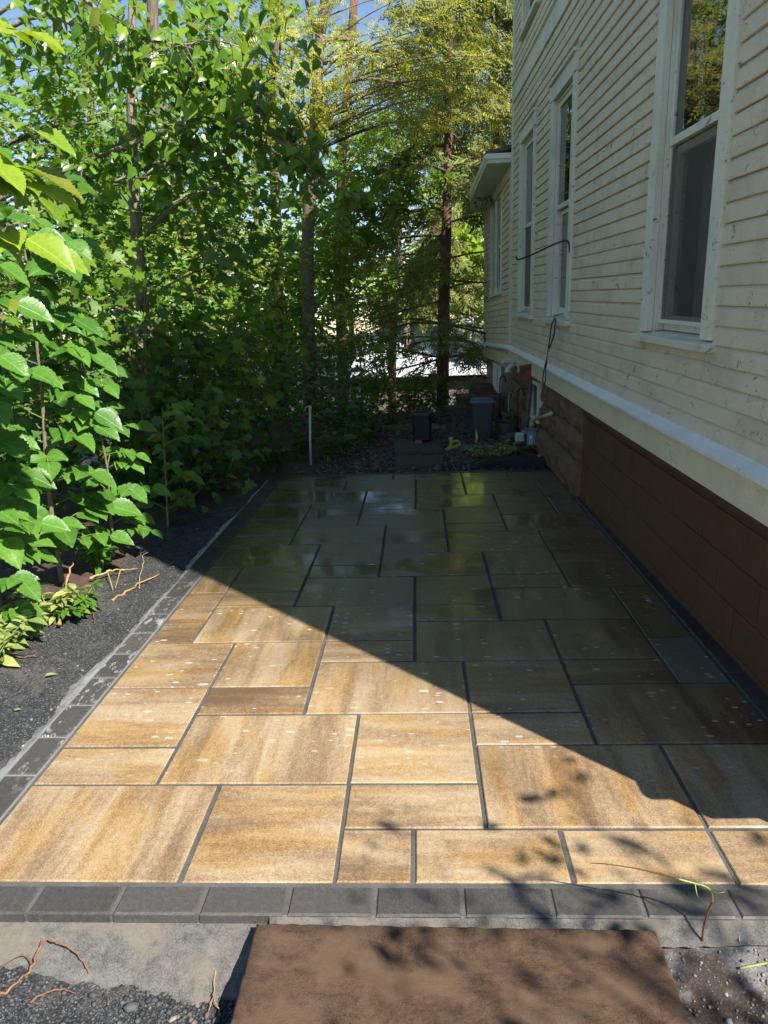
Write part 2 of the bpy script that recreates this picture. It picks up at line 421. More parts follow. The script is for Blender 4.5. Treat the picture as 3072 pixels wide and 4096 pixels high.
def mat_pebble(name, c0, c1, rough=.75):
    m = Mat(name); g = m.n('NewGeometry'); n = m.noise(g.outputs['Position'], 120, 3, .7)
    c = m.ramp(m.math('MULTIPLY_ADD', n, .35, m.math('MULTIPLY', g.outputs['Random Per Island'], .75)), [(.1, c0), (.75, c1), (1.0, tuple(min(1, q * 1.7) for q in c1))])
    m.set(Base_Color=c, Roughness=rough); m.bump(n, .4, .003); return m.m


M = {}
M['paver'] = mat_paver(); M['border'] = mat_border(); M['joint'] = mat_joint(); M['ground'] = mat_ground()
M['haunch'] = mat_concrete('haunch', (.042, .040, .037), (.155, .147, .132), (.17, .142, .105))
M['haunch_left'] = mat_concrete('pale_haunch', (.085, .082, .078), (.30, .29, .275), (.36, .36, .355))
M['slab'] = mat_concrete('brown_slab', (.022, .010, .005), (.108, .058, .030), (.118, .070, .038))
M['oldslab'] = mat_concrete('stepping_slab', (.030, .025, .018), (.085, .072, .055))
M['siding'] = mat_paint('siding_paint', (.72, .610, .440), .75, (.27, .20, .13), grime=.45)
M['trim'] = mat_paint('trim_paint', (.72, .695, .545), .75, (.24, .21, .17), grime=.4, crack_scale=12)
M['cap'] = mat_paint('cap_paint', (.85, .84, .75), .28, (.30, .27, .22), grime=.25)
M['band'] = mat_paint('band_paint', (.78, .68, .45), .2, (.25, .20, .15), grime=.45)
M['soffit'] = mat_paint('soffit_paint', (.80, .78, .64), .15)
M['block'] = mat_paint('block_paint', (.110, .048, .022), .12, (.05, .03, .02), rough=.5, grime=.6)
M['stone'] = mat_paint('stone_paint', (.150, .084, .048), .25, (.09, .07, .05), rough=.6, grime=.6)
M['addf'] = mat_paint('addition_foundation_paint', (.16, .118, .083), .1, (.08, .06, .05))
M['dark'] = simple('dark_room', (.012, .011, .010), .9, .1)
M['curtain'] = simple('curtain_cloth', (.20, .19, .17), .9, .2, 12)
M['glass'] = mat_glass('window_glass'); M['screen'] = mat_screen()
M['shingle'] = simple('roof_shingle', (.55, .56, .58), .8, .15, 40, .5)
M['drk_shingle'] = simple('dark_shingle', (.09, .085, .08), .85, .25, 30, .5)
M['bark'] = mat_bark('bark', (.06, .042, .03), (.24, .185, .135))
M['bark_light'] = mat_bark('pale_bark', (.12, .095, .07), (.36, .30, .23))
M['bark_red'] = mat_bark('cedar_bark', (.045, .022, .015), (.20, .105, .07))
M['stem'] = mat_bark('stem_bark', (.10, .085, .045), (.30, .25, .15), (30, 30, 8))
M['rachis'] = simple('leaf_stalk', (.15, .20, .05), .6)
M['l_ash'] = mat_leaf('ash_leaf', (.052, .150, .022), (.120, .270, .034), (.95, 1.1, .3), .42, .38, .5, True, True)
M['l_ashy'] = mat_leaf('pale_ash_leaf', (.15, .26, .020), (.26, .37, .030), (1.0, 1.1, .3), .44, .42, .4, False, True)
M['l_heart'] = mat_leaf('glossy_leaf', (.065, .165, .016), (.19, .330, .028), (1.0, 1.1, .3), .28, .45, .6)
M['l_maple'] = mat_leaf('maple_leaf', (.060, .155, .018), (.190, .320, .030), (1.05, 1.1, .3), .42, .48)
M['l_dark'] = mat_leaf('shaded_leaf', (.035, .095, .016), (.095, .195, .026), (1.0, 1.15, .3), .44, .45)  # darker leaf copy, understorey shade put into its colour
M['l_yellow'] = mat_leaf('yellow_locust_leaf', (.20, .235, .026), (.49, .48, .065), (1.0, 1.05, .35), .48, .48)
M['l_light'] = mat_leaf('light_green_leaf', (.11, .225, .020), (.27, .39, .040), (1.05, 1.1, .3), .44, .48)
M['l_cedar'] = mat_leaf('cedar_spray', (.11, .14, .035), (.28, .30, .095), (1.0, 1.0, .4), .65, .38, .25)
M['weed'] = mat_leaf('weed_leaf', (.028, .080, .016), (.085, .17, .030), (1.0, 1.1, .3), .45, .36)
M['cut'] = mat_leaf('cut_leaf', (.16, .24, .05), (.34, .40, .12), (1.0, 1.1, .4), .6, .3)
M['black'] = simple('black_plastic', (.010, .011, .014), .42, .15, 60); M['grille'] = simple('speaker_grille', (.008, .009, .012), .6, .2, 200)
M['bin'] = simple('blue_grey_plastic', (.032, .046, .054), .45, .12, 20); M['binlid'] = simple('bin_rim', (.060, .090, .12), .42, .1, 20)
M['yellow'] = simple('yellow_webbing', (.38, .33, .045), .7, .15, 80); M['flagm'] = simple('yellow_flag', (.80, .55, .01), .5, .05)
M['pvc'] = simple('pvc', (.56, .55, .49), .35, .1, 12); M['pvcold'] = simple('painted_pipe', (.42, .37, .29), .5, .25, 30)
M['metal'] = simple('grey_metal', (.16, .18, .18), .45, .2, 40, .2, .3); M['meterm'] = simple('meter_grey', (.15, .20, .20), .45, .15, 30)
M['clear'] = simple('meter_window', (.42, .46, .45), .2, .1, 20); M['white'] = simple('white_label', (.7, .7, .66), .5, .05)
M['signred'] = simple('red_sign_paint', (.15, .030, .022), .6, .3, 18, .3, stretch=(1, 1, 4)); M['signlt'] = simple('worn_lettering', (.42, .25, .17), .7, .2)
M['wood'] = simple('weathered_wood', (.115, .09, .07), .8, .3, 14, .4, stretch=(1, 6, 6)); M['redwood'] = simple('red_brown_wood', (.10, .035, .022), .7, .25, 14, .3)
M['iron'] = simple('black_iron', (.012, .011, .010), .5, .2); M['wire'] = simple('pale_wire', (.55, .56, .55), .35, .1, 20, 0, .7)
M['pot'] = simple('grey_pot', (.075, .075, .068), .6, .2, 20); M['potsoil'] = simple('potting_soil', (.02, .015, .01), .95, .3, 60, .6)
M['cable'] = simple('black_cable', (.012, .013, .013), .45, .1); M['root'] = simple('orange_root', (.19, .085, .034), .75, .3, 60, .3)
M['rope'] = simple('pale_rope', (.45, .42, .36), .9, .2, 90)
M['straw'] = simple('straw', (.36, .27, .11), .8, .25, 60); M['stick'] = simple('dry_stick', (.32, .19, .075), .8, .25, 40, .3)
M['twig'] = simple('twig_brown', (.13, .06, .025), .6, .2, 60); M['twiggreen'] = simple('twig_green', (.26, .27, .045), .5, .2, 60)
M['foam'] = simple('soap_foam', (.66, .67, .68), .5, .08, 90, .6)
M['gravel'] = mat_pebble('river_gravel', (.026, .018, .012), (.115, .080, .055)); M['gritp'] = mat_pebble('dark_grit', (.010, .0105, .0115), (.058, .060, .062))
M['rock'] = mat_pebble('grey_rock', (.05, .043, .038), (.19, .165, .15)); M['redrock'] = simple('red_stone', (.26, .12, .085), .8, .2, 60, .4)
M['orange'] = simple('orange_plastic', (.75, .12, .03), .5, .1); M['char'] = simple('black_mulch', (.012, .010, .009), .95, .3, 60, .8)
M['pale_wall'] = simple('pale_wall', (.30, .29, .28), .8, .1, 5); M['asphalt'] = simple('asphalt', (.05, .05, .053), .9, .2, 90, .5)

# ------------------------------------------------------------------ terrain
def sst(a, b, x):
    t = np.clip((x - a) / (b - a), 0, 1); return t * t * (3 - 2 * t)


def gz(x, y):
    x = np.asarray(x, float); y = np.asarray(y, float)
    z = -.055 + 0 * x
    z = z + .03 * sst(6.9, 7.3, y)                                          # gravel beyond the paving
    z = z - .045 * sst(1.56, 1.40, y)                                       # lower in front
    z = z + .035 * sst(-1.75, -2.1, x) * sst(6.5, 5.5, y) * (1 + .5 * np.sin(3.1 * y) * np.sin(5 * x))   # heaped soil under the saplings
    z = z - 1.7 * sst(-2.5, -9.0, x) - 1.2 * sst(-9, -30, x)
    z = z - 2.7 * sst(11.5, 20, y) * (1 - .0 * x)
    z = z + .008 * np.sin(7 * x + 2 * y) * np.sin(5 * y - x) + .006 * np.sin(19 * x) * np.sin(17 * y)
    return z


def gzf(x, y): return float(gz(x, y))


def build_ground():
    def axis(fine0, fine1, step, far):
        a = list(np.arange(fine0, fine1 + 1e-6, step)); d = step; lo = fine0; hi = fine1; L = []; Hh = []
        while lo > -far: d *= 1.35; lo -= d; L.append(lo)
        d = step
        while hi < far: d *= 1.35; hi += d; Hh.append(hi)
        return np.array(L[::-1] + a + Hh)
    xs = axis(-3.6, 1.6, .055, 260); ys = axis(0.6, 9.0, .06, 300)
    X, Y = np.meshgrid(xs, ys); Z = gz(X, Y)
    inside = (X > -1.47) & (X < 1.36) & (Y > 1.56) & (Y < 6.98); Z = np.where(inside, -.075, Z)
    v = np.stack([X, Y, Z], -1).reshape(-1, 3); nx = len(xs); ny = len(ys)
    i = np.arange(nx - 1)[None, :] + nx * np.arange(ny - 1)[:, None]; i = i.ravel()
    f = np.stack([i, i + 1, i + nx + 1, i + nx], -1)
    o = link('ground', np_mesh('ground', v, f, True), M['ground']); tag(o, 'dark soil, grit and leaf litter around the paving', kind='structure')


build_ground()

# ------------------------------------------------------------------ patio: joint bed, paving stones, border
U = .2175; V = .2200; X0 = -1.350; Y0 = 1.644
patio = MB().box(-1.482, 1.378, 1.54, 7.022, -.09, -.0055).build('patio', M['joint']); tag(patio, 'paved patio of tan stones in grey joint sand', kind='structure')
LAY = [  # k0,k1,j0,j1,streak direction,tone,green-grey reflection tint
 (0,3,0,2,'y',.50,0),(3,5,0,2,'x',.50,0),(5,7,1,2,'x',.48,0),(5,6,0,1,'x',.42,0),(6,8,0,1,'x',.48,0),(8,10,0,1,'x',.54,0),(10,12,0,1,'x',.47,0),
 (7,10,1,3,'y',.43,0),(10,12,1,3,'y',.52,0),(0,2,2,3,'x',.53,0),(2,5,2,4,'y',.50,0),(5,7,2,4,'x',.55,0),(7,9,3,4,'x',.46,0),(9,12,3,5,'y',.36,0),
 (0,2,3,5,'x',.48,0),(2,4,4,5,'x',.22,0),(4,7,4,6,'y',.49,0),(7,9,4,6,'x',.44,0),(9,11,5,6,'x',.30,0),(11,12,5,7,'y',.45,.8),
 (0,2,5,7,'x',.44,0),(2,4,5,7,'y',.48,0),(4,6,6,7,'x',.50,0),(6,9,6,8,'y',.40,.1),(9,11,6,8,'y',.36,0),(11,12,7,9,'y',.32,0),
 (0,1,7,8,'x',.24,0),(0,1,8,10,'x',.42,0),(1,4,7,9,'y',.52,0),(4,6,7,9,'x',.48,.1),(6,8,8,9,'x',.44,.5),(8,11,8,10,'y',.38,.1),(11,12,9,10,'x',.34,0),
 (0,1,10,12,'y',.46,0),(1,3,9,10,'x',.45,0),(3,6,9,11,'y',.42,.2),(6,8,9,11,'x',.46,.4),(8,10,10,11,'x',.38,0),(10,12,10,12,'y',.38,.15),
 (1,3,10,12,'x',.38,.1),(3,5,11,12,'x',.40,.2),(5,8,11,13,'x',.42,.2),(8,10,11,13,'y',.38,.05),(10,12,12,13,'x',.36,0),
 (0,3,12,14,'y',.42,.1),(3,5,12,14,'y',.44,.4),(5,7,13,14,'x',.44,.5),(7,10,13,15,'x',.38,.1),(10,12,13,15,'x',.36,.1),
 (0,2,14,15,'x',.36,0),(0,2,15,17,'x',.34,0),(2,5,14,16,'y',.44,.4),(5,7,14,16,'x',.46,.5),(7,9,15,16,'x',.38,.2),(9,12,15,17,'x',.36,0),
 (4,7,16,18,'x',.44,.5),(2,4,16,17,'x',.42,.3),(7,9,16,18,'y',.42,.4),(9,11,17,18,'x',.36,0),(11,12,17,19,'x',.44,.5),
 (0,2,17,19,'x',.30,.1),(2,4,17,19,'y',.40,.3),(4,6,18,19,'x',.44,.4),(6,9,18,20,'y',.44,.4),(9,11,18,20,'x',.38,.1),(11,12,19,20,'x',.30,0),
 (0,1,19,21,'x',.34,.2),(1,4,19,21,'x',.40,.3),(4,6,19,21,'y',.46,.5),(6,8,20,21,'x',.44,.4),(8,11,20,22,'x',.38,.1),(11,12,20,22,'y',.46,.5),
 (6,8,21,23,'x',.42,.4),(3,6,21,23,'y',.46,.4),(0,3,21,23,'x',.38,.2),(8,10,22,23,'x',.42,.3),(8,10,23,24,'x',.44,.4),(10,12,22,24,'y',.40,.1),
 (5,8,23,24,'x',.46,.5),(2,5,23,24,'x',.44,.4),(0,2,23,24,'x',.38,.2)]
_cov = np.zeros((12, 24), int); _pm = {}
_sh = random.Random(3)
for k0, k1, j0, j1, sd, tone, gr in LAY:
    _cov[k0:k1, j0:j1] += 1
    w = (k1 - k0) * U - .0138; d = (j1 - j0) * V - .0125
    key = (k1 - k0, j1 - j0, sd)
    if key not in _pm:
        a, b = (w, d) if sd == 'x' else (d, w)                              # local x runs along the streaks
        mb = MB().bbox(-a / 2, a / 2, -b / 2, b / 2, -.05, 0, .0035)
        me = bpy.data.meshes.new('paving_stone'); me.from_pydata(mb.v, [], mb.f); me.materials.append(M['paver']); _pm[key] = me
    o = link('paving_stone', _pm[key], None, patio)
    o.location = (X0 + (k0 + k1) / 2 * U + _sh.uniform(-.0015, .0015), Y0 + (j0 + j1) / 2 * V + _sh.uniform(-.0015, .0015), _sh.uniform(-.0012, .0012))
    o.rotation_euler = (_sh.uniform(-.0016, .0016), _sh.uniform(-.0016, .0016), (0 if sd == 'x' else math.pi / 2) + _sh.uniform(-.002, .002))
    o.color = (tone + _sh.uniform(-.02, .02), gr, 0, 1)
assert _cov.min() == 1 and _cov.max() == 1, _cov

_bm = {}


def border(x0, x1, y0, y1, dz=0):
    key = (round(x1 - x0, 3), round(y1 - y0, 3))
    if key not in _bm:
        w, d = key; mb = MB().bbox(-w / 2, w / 2, -d / 2, d / 2, -.075, 0, .005)
        me = bpy.data.meshes.new('border_stone'); me.from_pydata(mb.v, [], mb.f); me.materials.append(M['border']); _bm[key] = me
    o = link('border_stone', _bm[key], None, patio); o.location = ((x0 + x1) / 2, (y0 + y1) / 2, dz + _sh.uniform(-.001, .001))
    o.rotation_euler = (_sh.uniform(-.004, .004), _sh.uniform(-.004, .004), _sh.uniform(-.006, .006))


x = -1.0777 - .2325 * 2
while x < 1.30:
    a = max(x + .006, -1.483); b = min(x + .2265, 1.379)
    if b - a > .03: border(a, b, 1.536, 1.634)
    x += .2325
y = 2.129 - .2345 * 2 + .012
while y < 6.95:
    border(-1.474, -1.366, max(y + .006, 1.645), min(y + .2285, 7.02)); y += .2345
y = 1.645
while y < 6.9:
    border(1.270, 1.374, y + .004, min(y + .2305, 7.02)); y += .2345
x = -1.358
while x < 1.26:
    border(x + .004, min(x + .2285, 1.262), 6.930, 7.022); x += .2325

# ------------------------------------------------------------------ concrete haunch along the left and front edges
def ragged_strip(name, pts_in, pts_out, z_in, z_out, mat, n_across=6, amp=.02):
    pin = np.array(pts_in); pout = np.array(pts_out); n = len(pin); v = []
    for i in range(n):
        for j in range(n_across + 1):
            t = j / n_across; p = pin[i] * (1 - t) + pout[i] * t
            z = z_in + (z_out - z_in) * t ** 1.4 + (RNG.normal() * amp * .25 if 0 < j else 0)
            v.append((p[0] + RNG.normal() * amp * .25 * t, p[1] + RNG.normal() * amp * .25 * t, z))
    f = []
    m = n_across + 1
    for i in range(n - 1):
        for j in range(n_across): f.append((i * m + j, i * m + j + 1, (i + 1) * m + j + 1, (i + 1) * m + j))
    return link(name, np_mesh(name, v, f, True), mat)


ys = np.linspace(1.5, 6.9, 150)
o = ragged_strip('concrete_edging', [(-1.478, y) for y in ys], [(-1.565 - .035 * math.sin(5 * y) * math.sin(2.3 * y + 1) - .02 * RNG.random(), y) for y in ys], -.014, -.072, M['haunch_left'], 6, .015)
tag(o, 'rough grey concrete haunch along the border stones', kind='structure')
xs = np.linspace(-1.9, -.40, 70)
o = ragged_strip('concrete_edging', [(x, 1.538) for x in xs], [(x, 1.33 + .03 * math.sin(4 * x) + .02 * RNG.random()) for x in xs], -.030, -.150, M['haunch'], 9, .010)
tag(o, 'pale sandy concrete footing in front of the border stones', kind='structure')
xs = np.linspace(-.42, 1.75, 90)
o = ragged_strip('concrete_edging', [(x, 1.540) for x in xs], [(x, 1.495 + .006 * math.sin(9 * x)) for x in xs], -.006, -.05, M['haunch'], 5, .006)
tag(o, 'grey stone dust packed along the front border', kind='structure')

# ------------------------------------------------------------------ pebbles
_ico = None


def ico():
    global _ico
    if _ico is None:
        t = (1 + 5 ** .5) / 2
        v = np.array([(-1, t, 0), (1, t, 0), (-1, -t, 0), (1, -t, 0), (0, -1, t), (0, 1, t), (0, -1, -t), (0, 1, -t), (t, 0, -1), (t, 0, 1), (-t, 0, -1), (-t, 0, 1)], float)
        v /= np.linalg.norm(v[0])
        f = np.array([(0, 11, 5), (0, 5, 1), (0, 1, 7), (0, 7, 10), (0, 10, 11), (1, 5, 9), (5, 11, 4), (11, 10, 2), (10, 7, 6), (7, 1, 8), (3, 9, 4), (3, 4, 2), (3, 2, 6), (3, 6, 8), (3, 8, 9), (4, 9, 5), (2, 4, 11), (6, 2, 10), (8, 6, 7), (9, 8, 1)])
        _ico = (v, f)
    return _ico


def pebbles(name, xy, size, mat, label, flat=.6, sink=.3, zadd=0.0, smooth=False):
    v0, f0 = ico(); n = len(xy); s = size * np.exp(RNG.normal(0, .35, n))
    jit = 1 + RNG.normal(0, .20, (n, 12, 1)); sc = np.stack([s * RNG.uniform(.8, 1.4, n), s * RNG.uniform(.7, 1.1, n), s * flat * RNG.uniform(.7, 1.2, n)], -1)
    p = v0[None] * jit * sc[:, None, :]; a = RNG.uniform(0, 6.28, n); ca, sa = np.cos(a)[:, None], np.sin(a)[:, None]
    q = np.stack([p[..., 0] * ca - p[..., 1] * sa, p[..., 0] * sa + p[..., 1] * ca, p[..., 2] + .25 * p[..., 0] * RNG.normal(0, .6, (n, 1))], -1)
    base = np.stack([xy[:, 0], xy[:, 1], gz(xy[:, 0], xy[:, 1]) + s * flat * (1 - sink) + zadd], -1)
    V_ = (q + base[:, None]).reshape(-1, 3); F_ = (f0[None] + 12 * np.arange(n)[:, None, None]).reshape(-1, 3)
    o = link(name, np_mesh(name, V_, F_, smooth), mat); tag(o, label, kind='stuff'); return o


def scatter(n, x0, x1, y0, y1, keep=None):
    p = np.stack([RNG.uniform(x0, x1, n), RNG.uniform(y0, y1, n)], -1)
    if keep is not None: p = p[keep(p)]
    return p


pebbles('gravel', scatter(11000, -1.35, 1.40, 7.05, 11.6, lambda p: (p[:, 0] > -1.2 + .28 * (p[:, 1] - 7.0) - .25 * RNG.random(len(p)))), .0135, M['gravel'], 'brown river gravel beyond the paved patio')
pebbles('grit', scatter(5200, -2.05, -1.53, 2.2, 5.6, lambda p: RNG.random(len(p)) < .9), .0034, M['gritp'], 'fine black stone grit beside the left border', .7)
pebbles('grit', scatter(2600, -1.4, -.48, 1.15, 1.40), .0036, M['gritp'], 'fine black stone grit in front of the patio', .7)
pebbles('gravel', np.concatenate([scatter(40, -.66, -.47, 1.20, 1.34), scatter(26, -1.2, -.66, 1.2, 1.32)]), .0085, M['rock'], 'small grey rocks beside the loose brown slab', .7)
pebbles('grit', scatter(1500, .58, 1.5, 1.05, 1.5), .0030, M['rock'], 'pale stone dust crumbs in front of the border', .7)
pebbles('gravel', scatter(50, -2.0, -1.5, 2.3, 5.5), .007, M['rock'], 'loose pale stones on the black grit', .5)
pebbles('gravel', scatter(500, .25, 1.30, 7.06, 7.45), .016, M['gritp'], 'dark wet stones heaped against the far border', .7, .2, .015)

# ------------------------------------------------------------------ loose slab
def rough_block(name, sx, sy, sz, mat, nx=10, ny=8, amp=.004, rnd=.02, parent=None):
    """a worn slab: gridded top with rounded, uneven edges"""
    mb = MB(); N = []
    for j in range(ny + 1):
        for i in range(nx + 1):
            a = -1 + 2 * i / nx; b = -1 + 2 * j / ny
            if i in (1, nx - 1): a = math.copysign(1 - 2 * rnd / sx, a)
            if j in (1, ny - 1): b = math.copysign(1 - 2 * rnd / sy, b)
            ed = max(abs(a), abs(b)); x = a * sx / 2; y = b * sy / 2
            cx = max(0, abs(x) - (sx / 2 - rnd)); cy = max(0, abs(y) - (sy / 2 - rnd))
            z = sz - (1 - math.sqrt(max(0, 1 - min(1, (cx * cx + cy * cy) / rnd ** 2)))) * rnd * .7
            wob = RNG.normal() * amp
            mb.v.append((x + (wob if abs(a) == 1 else 0), y + (RNG.normal() * amp if abs(b) == 1 else 0), z + RNG.normal() * amp * .2))
    for j in range(ny):
        for i in range(nx):
            q = j * (nx + 1) + i; mb.f.append((q, q + 1, q + nx + 2, q + nx + 1))
    ring = [i for i in range(nx + 1)] + [j * (nx + 1) + nx for j in range(1, ny + 1)] + [ny * (nx + 1) + i for i in range(nx - 1, -1, -1)] + [j * (nx + 1) for j in range(ny - 1, 0, -1)]
    n = len(mb.v)
    for r in ring: mb.v.append((mb.v[r][0] * 1.004, mb.v[r][1] * 1.004, 0))
    m = len(ring)
    for i in range(m): mb.f.append((ring[i], n + i, n + (i + 1) % m, ring[(i + 1) % m]))
    return mb.build(name, mat, parent, smooth=True)


o = rough_block('loose_slab', 1.005, .62, .105, M['slab'], 44, 26, .0014, .008)
o.location = (.052, 1.190, -.103); o.rotation_euler = (0.012, 0, -.012)
tag(o, 'worn brown stone slab lying in front of the dark border', 'slab')

# ------------------------------------------------------------------ house
house = empty('house', (1.385, 0, 0))
house.matrix_world = Matrix([[HX[0], HY[0], HZ[0], 1.385], [HX[1], HY[1], HZ[1], 0], [HX[2], HY[2], HZ[2], 0], [0, 0, 0, 1]])
tag(house, 'old beige clapboard house on a brown painted foundation', 'house')
YN, YC, YE = 1.46, 10.02, 13.32           # near corner, end of main block, end of addition
DEP = 7.5; ZE = 6.15
SAG = lambda y: -.045 * max(0.0, y - 10.1)
WIN = [(3.42, 4.44), (6.39, 7.43), (8.24, 9.31)]
WZ0, WZ1 = 1.255, 3.24
UPZ0, UPZ1 = 4.22, 5.75
OPEN = [(a + .12, b - .12, WZ0, WZ1 - .12) for a, b in WIN] + [(a + .12, b - .12, UPZ0, UPZ1 - .12) for a, b in WIN]
AW = (10.98, 12.42, 1.56, 2.86)
OPEN_A = [(AW[0] + .08, AW[1] - .08, AW[2], AW[3] - .05)]


def wall_boxes(mb, y0, y1, z0, z1, openings, x0, x1):
    ys = sorted({y0, y1, *[q for o in openings for q in o[:2]]}); zs = sorted({z0, z1, *[q for o in openings for q in o[2:]]})
    for a, b in zip(ys, ys[1:]):
        run = None
        for c, d in zip(zs, zs[1:]):
            if any(o[0] <= a and b <= o[1] and o[2] <= c and d <= o[3] for o in openings):
                if run: mb.box(x0, x1, a, b, *run); run = None
            else: run = (run[0], d) if run else (c, d)
        if run: mb.box(x0, x1, a, b, *run)


mb = MB(); wall_boxes(mb, YN, YC, .60, ZE, OPEN, .004, .13); mb.box(.131, DEP, YN, YN + .13, .6, ZE); mb.box(DEP - .13, DEP, YN + .13, YC, .6, ZE); mb.box(.131, DEP - .13, YC - .13, YC, .6, ZE)
wall = mb.build('wall', M['siding'], house)
mb = MB(); wall_boxes(mb, YC + .002, YE, .45, 3.05, OPEN_A, .004, .13); mb.box(.131, 5.5, YE - .13, YE, .45, 3.05)
wall_a = mb.build('wall', M['siding'], house)
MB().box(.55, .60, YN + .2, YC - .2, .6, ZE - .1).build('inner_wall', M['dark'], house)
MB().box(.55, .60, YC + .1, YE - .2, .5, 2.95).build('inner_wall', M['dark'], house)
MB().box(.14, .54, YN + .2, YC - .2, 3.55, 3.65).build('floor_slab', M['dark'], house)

EXP = .0845


def clap(y0, y1, z, parent, x_side=None, sag=False):
    jz = random.uniform(-.0018, .0018); jx = random.uniform(-.002, .002)
    p = [(.003, z + .002 + jz), (-.019 + jx, z + .002 + jz), (-.021 + jx, z + .005 + jz), (-.0195 + jx, z + .066), (-.0105, z + .078), (-.005, z + EXP + .001), (.003, z + EXP + .001)]
    mb = MB()
    s0 = SAG(y0) if sag else 0; s1 = SAG(y1) if sag else 0
    mb.prism(p, y0, y1, s0, s1 + random.uniform(-.001, .001))
    mb.build('clapboard', M['siding'], parent)


def clad(y0, y1, z0, z1, openings, parent, sag=False, joints=()):
    z = z0
    while z < z1 - .02:
        segs = [(y0, y1)]
        for a, b, c, d in openings:
            if z + EXP > c + .01 and z < d - .01:
                segs = [q for s in segs for q in ((s[0], min(s[1], a)), (max(s[0], b), s[1])) if q[1] - q[0] > .02] if any(s[0] < b and s[1] > a for s in segs) else segs
        for s in segs:
            L = s[1] - s[0]
            if L > 4.2:
                c = s[0] + L * random.uniform(.35, .65); clap(s[0], c - .0015, z, parent, sag=sag); clap(c + .0015, s[1], z, parent, sag=sag)
            else: clap(s[0], s[1], z, parent, sag=sag)
        z += EXP


CW = [(a, b, 1.20, 3.29) for a, b in WIN] + [(a, b, UPZ0 - .05, UPZ1 + .05) for a, b in WIN]
clad(YN + .10, YC - .11, .815, 3.685, CW[:3], wall)
clad(YN + .10, YC - .11, 3.905, ZE - .25, CW[3:], wall)
clad(YC + .13, YE - .09, .795, 2.93, [(AW[0], AW[1], AW[2] - .06, AW[3] + .02)], wall_a, sag=True)

# the end wall round the near corner
z = .815
while z < ZE - .27:
    if not (3.69 - EXP < z < 3.90):
        p = [(-.003, z + .002), (.019, z + .002), (.021, z + .005), (.0195, z + .066), (.0105, z + .078), (.005, z + EXP + .001), (-.003, z + EXP + .001)]
        m = MB().prism(p, .10, DEP - .1); m.v = [(q[1], YN - q[0], q[2]) for q in m.v]; m.build('clapboard', M['siding'], wall)
    z += EXP


# trim
def part(name, mat, fn, parent=house, **kw):
    mb = MB(); fn(mb); return mb.build(name, mat, parent, **kw)


part('corner_board', M['trim'], lambda m: (m.box(-.031, .02, YN, YN + .098, .80, ZE - .25), m.box(-.031, .098, YN - .031, YN - .0005, .80, ZE - .25)))
part('skirt_board', M['band'], lambda m: m.box(-.0455, DEP, YN - .024, YN - .0045, .616, .774))
part('drip_cap', M['cap'], lambda m: m.box(-.080, DEP, YN - .050, YN - .0315, .777, .806))
part('story_band', M['trim'], lambda m: m.box(-.034, DEP, YN - .034, YN - .001, 3.69, 3.90))
part('corner_board', M['trim'], lambda m: m.box(-.031, .02, YC - .108, YC + .004, .80, ZE - .25))
part('corner_board', M['band'], lambda m: m.prism([(-.030, .80), (.02, .80), (.02, 3.0), (-.030, 3.0)], YC + .03, YC + .128))
part('corner_board', M['trim'], lambda m: m.prism([(-.030, .64), (.02, .64), (.02, 2.80), (-.030, 2.80)], YE - .088, YE + .01))
part('story_band', M['trim'], lambda m: m.prism([(.003, 3.69), (-.034, 3.69), (-.034, 3.86), (-.055, 3.872), (-.055, 3.885), (.003, 3.905)], YN, YC - .109))
part('frieze_board', M['trim'], lambda m: m.box(-.030, .003, YN, YC, ZE - .25, ZE))
band_prof = [(.003, .615), (-.046, .615), (-.046, .775), (.003, .775)]
part('skirt_board', M['band'], lambda m: m.prism(band_prof, YN - .004, YC))
cap_prof = [(.003, .777), (-.088, .777), (-.092, .794), (-.020, .822), (.003, .826)]
part('drip_cap', M['cap'], lambda m: [m.prism(cap_prof, a, b) for a, b in ((YN - .031, 4.9), (4.902, 8.1), (8.102, YC + .03))])
part('skirt_board', M['band'], lambda m: m.prism([(x, z - .06) for x, z in band_prof], YC + .032, YE, 0, SAG(YE)))
part('drip_cap', M['cap'], lambda m: m.prism([(x, z - .012) for x, z in cap_prof], YC + .032, YE + .03, 0, SAG(YE)))

# foundation: painted concrete block near the front
fnd = part('foundation', M['block'], lambda m: (m.box(.010, .20, YN + .07, 5.84, -.30, .62), m.box(.2, DEP, YN + .07, YN + .2, -.3, .62)))
rb = random.Random(5)
for c, (z0, z1) in enumerate(((-.24, -.047), (-.045, .147), (.149, .338), (.340, .530))):
    y = 3.19 - .4 * 5 + (.2 if c % 2 else 0)
    while y < 5.83:
        a = max(YN + .071, y + .0025); b = min(5.838, y + .3975)
        if b - a > .03:
            q = rb.uniform(-.002, .002); m = MB(); d = .003
            m.v += [(.009, a, z0), (.009, b, z0), (.009, b, z1), (.009, a, z1), (q + .001, a + d, z0 + d), (q + .001, b - d, z0 + d), (q + .001, b - d, z1 - d), (q + .001, a + d, z1 - d)]
            m.f += [(4, 7, 6, 5), (0, 4, 5, 1), (1, 5, 6, 2), (2, 6, 7, 3), (3, 7, 4, 0)]
            m.build('block', M['block'], fnd)
        y += .4
# uneven parging under the skirt
ysr = np.linspace(YN + .07, 5.84, 60); v = []
for yy in ysr:
    w = .006 * math.sin(9 * yy) + RNG.normal() * .004
    v += [(.012, yy, .538 + w), (-.010 + RNG.normal() * .002, yy, .545 + w), (-.014 + RNG.normal() * .002, yy, .585), (.0, yy, .614)]
f = [(4 * i + j, 4 * i + j + 1, 4 * i + j + 5, 4 * i + j + 4) for i in range(59) for j in range(3)]
link('parging', np_mesh('parging', v, f, False), M['block'], house)

